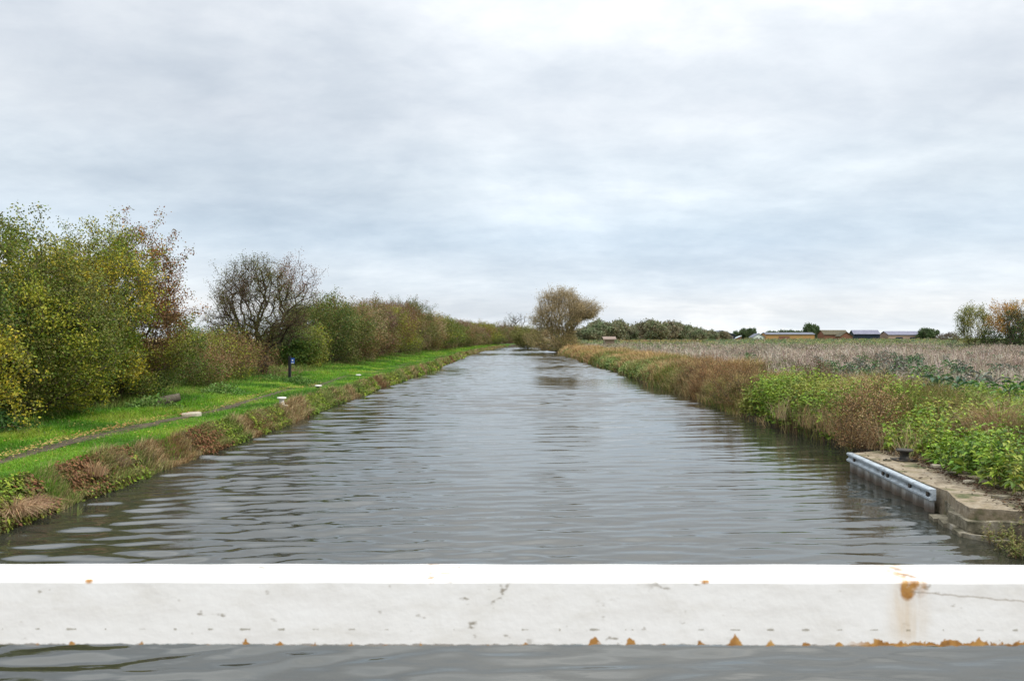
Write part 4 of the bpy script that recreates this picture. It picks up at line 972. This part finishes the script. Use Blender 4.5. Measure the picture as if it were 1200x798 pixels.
cA = palette(pos, RD, 133, 1.5, rng=rng); cB = palette(pos, ORN, 134, 1.3, rng=rng); cC = palette(pos, [(.16, .20, .04), (.12, .16, .035), (.22, .22, .06)], 135, .7, rng=rng)
w1 = np.clip((Y_-30)/25, 0, 1); sel = rng.uniform(size=len(Y_)) < w1*.75; cA[sel] = cB[sel]
sel = (Sm(136, .8)(pos) > .35) & (rng.uniform(size=len(Y_)) < .65); cA[sel] = cC[sel]
g.add(v, f, cA); tag(g.obj('bank_grass', M['dry']), 'rust and straw coloured rank grass along the right bank', 'bank grass', kind='stuff')

def weeds(label, name, region, n_plants, hrange, cols, leafsize, per, seed, cat='weeds', stems=True, stuff=True):
    """leafy stalks: broad drooping leaves up each stem. region(rng,n)->x,y,z"""
    r = np.random.default_rng(seed); x, y, z = region(r, n_plants); n = len(x); hh = r.uniform(*hrange, n)*(1+.25*Sm(seed, 1.0)(np.stack([x, y, z], 1))).clip(.5, 1.5)
    lean = r.normal(0, .16, (n, 2)); g = Geo()
    tt = r.uniform(.12, 1.0, (n, per)); an = r.uniform(0, 2*PI, (n, per))
    P_ = np.stack([x[:, None]+lean[:, :1]*tt*hh[:, None], y[:, None]+lean[:, 1:]*tt*hh[:, None], z[:, None]+tt*hh[:, None]], 2).reshape(-1, 3)
    D_ = np.stack([np.cos(an), np.sin(an), r.uniform(-.15, .75, (n, per))], 2).reshape(-1, 3)
    s_ = leafsize*(1.25-.65*tt.ravel())*r.uniform(.7, 1.25, n*per)*np.repeat(np.maximum(1, y/26)**.6, per)
    v, f = broad_leaves(P_, D_, s_, r, .48, .32); g.add(v, f, palette(P_, cols, seed+1, 1.3, jit=.2, rng=r))
    b_ = np.stack([x, y, z-.05], 1); v, f = blades(b_, hh*1.02, .010, np.linalg.norm(lean, axis=1), r, ang=np.arctan2(lean[:, 1], lean[:, 0]))
    g.add(v, f, palette(b_, [(.14, .14, .05), (.20, .13, .06)], seed+2, 1, rng=r))
    return tag(g.obj(name, M['leaf']), label, cat, kind='stuff' if stuff else None)
LG = [(.09, .17, .025), (.15, .25, .025), (.21, .33, .03), (.28, .38, .04), (.12, .20, .03), (.30, .33, .06)]
def reg_a(r, n):                               # bright weeds beyond the dead bush
    y = r.uniform(17.6, 24.5, n); u = r.uniform(.02, 2.0, n); return u+xr(y), y, ground_z_right(u+xr(y), y).clip(0)
weeds('bright lime green leafy weeds spilling to the water beyond the brown bush', 'leafy_weeds', reg_a, 900, (.35, .85), LG, .15, 22, 141)
def reg_b(r, n):                               # low green growth further on
    y = r.uniform(41, 70, n); u = r.uniform(.0, 1.3, n); return u+xr(y), y, ground_z_right(u+xr(y), y).clip(0)
weeds('low pale green waterside plants on the distant right bank', 'waterside_plants', reg_b, 1100, (.25, .6), [(.14, .20, .05), (.20, .27, .06), (.25, .30, .09), (.16, .22, .05)], .14, 14, 142)
def reg_c(r, n):                               # weeds behind the landing stage
    y = r.uniform(8.5, 20.5, n); x = r.uniform(6.1, 15, n)
    lo_ = np.interp(y, [8.5, 9.3, 9.95, 10.5, 11.8, 12.9, 13.5, 14.0, 14.6, 15.4, 20.5], [6.1, 6.12, 6.28, 6.42, 6.55, 6.72, 6.90, 6.72, 6.62, 7.3, 7.5]); k = (x > lo_ + r.uniform(0, .25, n)) & (x < y*.66+.8) & (x < lo_+5.5)
    x, y = x[k], y[k]; return x, y, np.where((y < 14.7) & (x < 8.7), .33, ground_z_right(x, y).clip(.3))
weeds('mixed bright green docks and nettles crowding behind the landing stage', 'leafy_weeds', reg_c, 4300, (.25, .72), LG, .145, 20, 143)
def reg_d(r, n):
    y = r.uniform(14.5, 42, n); x = r.uniform(8.2, 18, n); k = (x < y*.66+.5) & (Sm(9, .9)(np.stack([x, y, y*0], 1)) > .15); return x[k], y[k], ground_z_right(x[k], y[k])
weeds('scattered olive weeds among dead stalks at the field edge', 'field_weeds', reg_d, 1500, (.35, .75), [(.12, .15, .04), (.17, .22, .05), (.09, .11, .03), (.20, .15, .07)], .12, 16, 144)
# straw grass mixed through the weeds near the right edge
g = Geo(); n = 15000; r = np.random.default_rng(150); y = r.uniform(9.5, 21, n); x = r.uniform(6.7, 15, n); k = (x < y*.66+.8) & (Sm(151, 1.3)(np.stack([x, y, y*0], 1)) > -.1 - .3*(x > y*.6)); x, y = x[k], y[k]; n = len(x)
pos = np.stack([x, y, ground_z_right(x, y).clip(.33)], 1); v, f = blades(pos, r.uniform(.3, .85, n), .007, r.uniform(.2, 1.2, n), r)
g.add(v, f, palette(pos, [(.30, .20, .10), (.40, .30, .16), (.46, .36, .20), (.20, .12, .06), (.17, .18, .05)], 152, .9, rng=r)); tag(g.obj('straw_grass', M['dry']), 'long straw-coloured grass tangled through the weeds near right edge', 'dry grass', kind='stuff')

# the dead brown bush at the end of the stage and its smaller relations
BB = [(.22, .13, .055), (.30, .19, .09), (.40, .28, .14), (.16, .095, .045)]
def deadbush(label, loc, h, rx, seed, n=420, cols=BB):
    return make_tree('dead_bush', label, 'bush', loc, h=h, rx=rx, n=n, seed=seed, zlo=-.15, stems=9, stem_h=.12, stem_r=.16, bf=.15, r0=.0026, ex=.33, rmax=.012, seg=.15, wob=.2, shell=.35, leaf=.036, per=22, sig=.06,
                     spikes=120, spike_len=.30, cols=cols, cfreq=3, parts=('seed_heads', 'stems'), leafmat='dry', group='dead brown bushes on the right bank')
deadbush('large rust brown dead bush at the far end of the landing stage', (6.95, 15.6, .22), 1.25, .62, 161, 800)
deadbush('dark brown dead bush drooping to water beyond the lime green weeds', (7.45, 26.3, .2), 1.25, .9, 162, 700)
deadbush('reddish dead bush halfway along the right bank', (7.8, 31.5, .25), 1.4, 1.0, 163, 700, [(.24, .12, .06), (.30, .17, .08)])
deadbush('grey-brown dead bush rising behind the lime green weeds', (9.2, 23.5, .5), 1.1, .9, 164, 600, [(.20, .13, .08), (.26, .18, .11), (.14, .09, .05)])
tussock('grass_tussock', 'fawn grass tussock leaning out at the right edge of the view', (8.75, 14.3, .5), 1300, 1.0, .26, .9, [(.40, .28, .16), (.48, .36, .21), (.34, .22, .12)], .008, 170, 'fawn tussocks on the right bank')
tussock('grass_tussock', 'upright straw grass tussock above the weeds behind the dead bush', (8.9, 19.6, .55), 420, 1.05, .16, .4, [(.46, .38, .20), (.52, .44, .26)], .010, 171, 'fawn tussocks on the right bank')
tussock('grass_tussock', 'orange-tan tussock behind the iron bollard', (7.8, 14.6, .4), 500, .65, .15, .8, [(.38, .24, .12), (.30, .17, .08)], .008, 172, 'fawn tussocks on the right bank')
# plants growing out of the wing wall at the water
def reg_e(r, n): x = r.uniform(5.45, 6.6, n); y = r.uniform(8.3, 9.45, n); return x, y, np.interp(x, [5.4, 5.9, 6.6], [.0, .04, .12])
g_ = weeds('small olive weeds rooted in the broken wall at lower right', 'wall_weeds', reg_e, 170, (.06, .24), [(.10, .12, .03), (.17, .20, .04), (.20, .17, .06), (.13, .08, .05)], .045, 24, 180)

# ------------------------------------------------------------------ the crop field
r = np.random.default_rng(190)
# dead grey stalks
n = 56000; y = r.uniform(0, 1, n); y = (19**-.1 + y*(150**-.1-19**-.1))**(-10); x = r.uniform(9.3, 103, n)
bed = xr(y)+off(y)
k = (x < y*.68+1.5) & (x > bed + np.minimum(2.4+y*.022, 4.2)); x, y = x[k], y[k]
dens = Sm(191, .16)(np.stack([x*.5, y, y*0], 1)); k = r.uniform(size=len(x)) < (.55+.35*dens+.45*Sm(195, .9)(np.stack([x, y, y*0], 1))); x, y = x[k], y[k]; n = len(x)
per = 13; X_ = np.repeat(x, per)+r.normal(0, .10, n*per); Y_ = np.repeat(y, per)+r.normal(0, .10, n*per)
pos = np.stack([X_, Y_, np.full(n*per, .58)+rise(Y_)], 1)
hv = (np.repeat(.74+.28*Sm(192, .7)(np.stack([x, y, y*0], 1)), per)*r.uniform(.4, 1.15, n*per)).clip(.15, 1.35)
v, f = blades(pos, hv, .009*np.maximum(1, Y_/20)**.85, r.uniform(.05, .8, n*per), r)
g = Geo(); g.add(v, f, palette(pos, [(.24, .17, .13), (.42, .345, .27), (.56, .48, .39), (.70, .61, .50), (.46, .37, .29), (.16, .125, .09)], 193, .35, spread=.75, rng=r))
m_ = n*3; pk = r.integers(0, n*per, m_); p3 = pos[pk] + np.c_[r.normal(0, .06, (m_, 2)), hv[pk]*r.uniform(.6, 1, m_)]
v, f = leaves(p3, .05*np.maximum(1, p3[:, 1]/24)**.8, r, .3); g.add(v, f, palette(p3, [(.30, .24, .19), (.38, .31, .24), (.20, .15, .12)], 194, 1, rng=r))
tag(g.obj('dead_stalks', M['dry']), 'grey and fawn dead weed stalks standing across the crop field', 'dead stalks', kind='stuff')

def kale_mesh(name, seed, h=.62, nl=16, cols=None):
    r = np.random.default_rng(seed); vs, fs, cs = [], [], []; n0 = 0
    for i in range(nl):
        a = i*2.4 + r.uniform(-.3, .3); t0 = i/nl; ln = .40*(1-.35*t0)*r.uniform(.8, 1.15); w = ln*.42; z0 = .08 + h*.62*t0; rise = .25 + .95*t0
        o_ = np.array([math.cos(a), math.sin(a), 0]); e = np.array([-math.sin(a), math.cos(a), 0])
        K, W = 6, 5; ph = r.uniform(0, 6)
        for q in range(K):
            s = q/(K-1); c = np.array([0, 0, z0]) + o_*(.02+ln*s) + np.array([0, 0, ln*(rise*s - .85*s*s)])
            ww = w*math.sin(PI*min(1, .10+.86*s))**.7*(.25+.9*s if s < .5 else 1.0)*.5*2*.5
            for j in range(W):
                u = (j/(W-1)-.5)*2
                vs.append(c + e*u*ww + np.array([0, 0, 1])*(abs(u)**1.5*.035 + .022*abs(u)*math.sin(ph+q*2.3+j*2)))
        base = np.array(cols[r.integers(0, len(cols))])*r.uniform(.8, 1.2); cs += [base*(1.0 if j % (W) != W//2 else 1.5) for q in range(K) for j in range(W)]
        for q in range(K-1):
            for j in range(W-1): b0 = n0+q*W+j; fs.append([b0, b0+1, b0+W+1, b0+W])
        n0 += K*W
    V_ = np.array(vs); F_ = np.array(fs)
    o = mk('leaves', V_, F_, M['kale'], None, np.array(cs), smooth=True)
    k = 6; P_ = np.array([[0, 0, -.05], [0.01, 0, h*.35], [0, .01, h*.70]]); v, f = tubes(P_, np.array([-1, 0, 1]), np.array([.022, .02, .014]), 0.0)
    s_ = mk('stem', v, f, M['kalestem'])
    root = thing(name, 'x', 'kale plant'); o.parent = root; s_.parent = root
    return root
M['kale'] = foliage_mat('kale_leaf', .22, .45, .4)
M['kalestem'] = noisy('kale_stem', [(.12, .10, .09), (.20, .17, .14)], 6, .8)
KB = [(.05, .12, .06), (.07, .16, .07), (.045, .10, .05)]; KG = [(.06, .17, .035), (.10, .22, .045), (.06, .13, .035)]; KP = [(.13, .14, .11), (.09, .15, .08), (.15, .14, .11)]
protos = [kale_mesh('kale_plant', 301, .66, 18, KB), kale_mesh('kale_plant', 302, .58, 18, KG), kale_mesh('kale_plant', 303, .72, 16, KP)]
kinds = ['blue-green', 'fresh green', 'purplish grey']
special = [(1030, 457, 1, 1.25, 'bright green rosette kale plant standing alone left of the others'), (1100, 470, 0, 1.5, 'large dark blue-green kale plant above the weeds'), (1121, 468, 0, 1.4, 'kale plant with drooping dark leaves right beside the largest one'),
           (1152, 462, 1, 1.2, 'green kale plant between the largest pair and the right edge'), (1183, 470, 1, 1.25, 'fresh green kale plant nearest the right edge'), (1128, 453, 2, 1.1, 'purplish kale plant behind the large blue-green pair'), (1074, 458, 0, 1.1, 'dark kale plant midway between the lone rosette and the large pair')]
r = np.random.default_rng(310); used = [False]*3; KGp = 'kale plants standing in the crop field'
def place(k, loc, rz, s_, lb):
    if not used[k]:
        used[k] = True; q = protos[k]; q.location = loc; q.rotation_euler = (0, 0, rz); q.scale = (s_,)*3
    else: q = copy_thing(protos[k], loc, rz, s_)
    q['label'] = lb; q['group'] = KGp
for (px, pyy, k, s_, lb) in special:
    d = (CAMZ-.6)*FPX/(pyy+14-396.); place(k, (px_at(px, d), d, .62), r.uniform(0, 6), s_, lb)
cnt = 0
while cnt < 130:
    y = r.uniform(0, 1)**1.15*56 + 20; x = r.uniform(10.5, y*.66)
    row = round((x+y*.15)/.75)*.75 - y*.15; x = row + r.normal(0, .08)
    if x < 7.2+min(2.8+y*.02, 4) or x > y*.66 or r.uniform() > .9: continue
    k = int(r.integers(0, 3)); place(k, (x, y, .60), r.uniform(0, 6), r.uniform(.8, 1.3), kinds[k] + ' kale plant standing among dead grey stalks in the crop field'); cnt += 1
# the rest of the crop, too many to count
n = 15000; y = (88**-.6 + r.uniform(0, 1, n)*(330**-.6-88**-.6))**(-1/.6); x = r.uniform(9, 205, n); bed = xr(y)+off(y); k = (x < y*.69+2) & (x > bed+4); x, y = x[k], y[k]; n = len(x)
per = 13; ctr = np.stack([x, y, np.full(n, .95)+.12*r.normal(size=n)+.14*Sm(322, .25)(np.stack([x, y, y*0], 1))+rise(y)], 1)
P_ = np.repeat(ctr, per, 0) + r.normal(0, 1, (n*per, 3))*[.22, .22, .16]; D_ = r.normal(size=(n*per, 3)); D_[:, 2] = np.abs(D_[:, 2])
v, f = broad_leaves(P_, D_, .17*r.uniform(.6, 1.3, n*per)*np.maximum(1, P_[:, 1]/85)**.7, r, .6, .4)
cc = palette(ctr, [(.08, .14, .06), (.11, .18, .06), (.15, .20, .06), (.28, .28, .08), (.26, .20, .14), (.10, .13, .07)], 323, .3, spread=.6, rng=r)
g = Geo(); g.add(v, f, np.repeat(cc, per, 0)*r.uniform(.7, 1.3, (n*per, 1))); tag(g.obj('kale_crop', M['leaf']), 'distant green kale crop stretching to the farm buildings', 'crop', kind='stuff')

# dead leaf litter along the back of the stage
r = np.random.default_rng(400); n = 1500; y = r.uniform(9.4, 14.2, n)
lo_ = np.interp(y, [9.3, 9.95, 10.5, 11.8, 12.9, 13.5, 14.0, 14.6], [6.1, 6.28, 6.42, 6.55, 6.72, 6.90, 6.72, 6.62]); x = lo_ + r.normal(.02, .10, n)
k = r.uniform(size=n) < .06; x[k] = r.uniform(5.9, 6.6, k.sum())
pos = np.stack([x, y, .352 + r.uniform(0, .02, n)], 1); d, e = frames(r, n, 0); d[:, 2] *= .3; e[:, 2] *= .3; s_ = r.uniform(.03, .075, n)[:, None]
v = np.stack([pos, pos+d*s_*.5+e*s_*.35, pos+d*s_, pos+d*s_*.5-e*s_*.35], 1).reshape(-1, 3)
g = Geo(); g.add(v, np.arange(n*4).reshape(n, 4), palette(pos, [(.06, .035, .022), (.11, .065, .035), (.045, .03, .02), (.22, .14, .07)], 401, 3, rng=r))
tag(g.obj('leaf_litter', M['dry']), 'dark rotting leaf litter along the weedy back of the landing stage', 'leaf litter', kind='stuff')
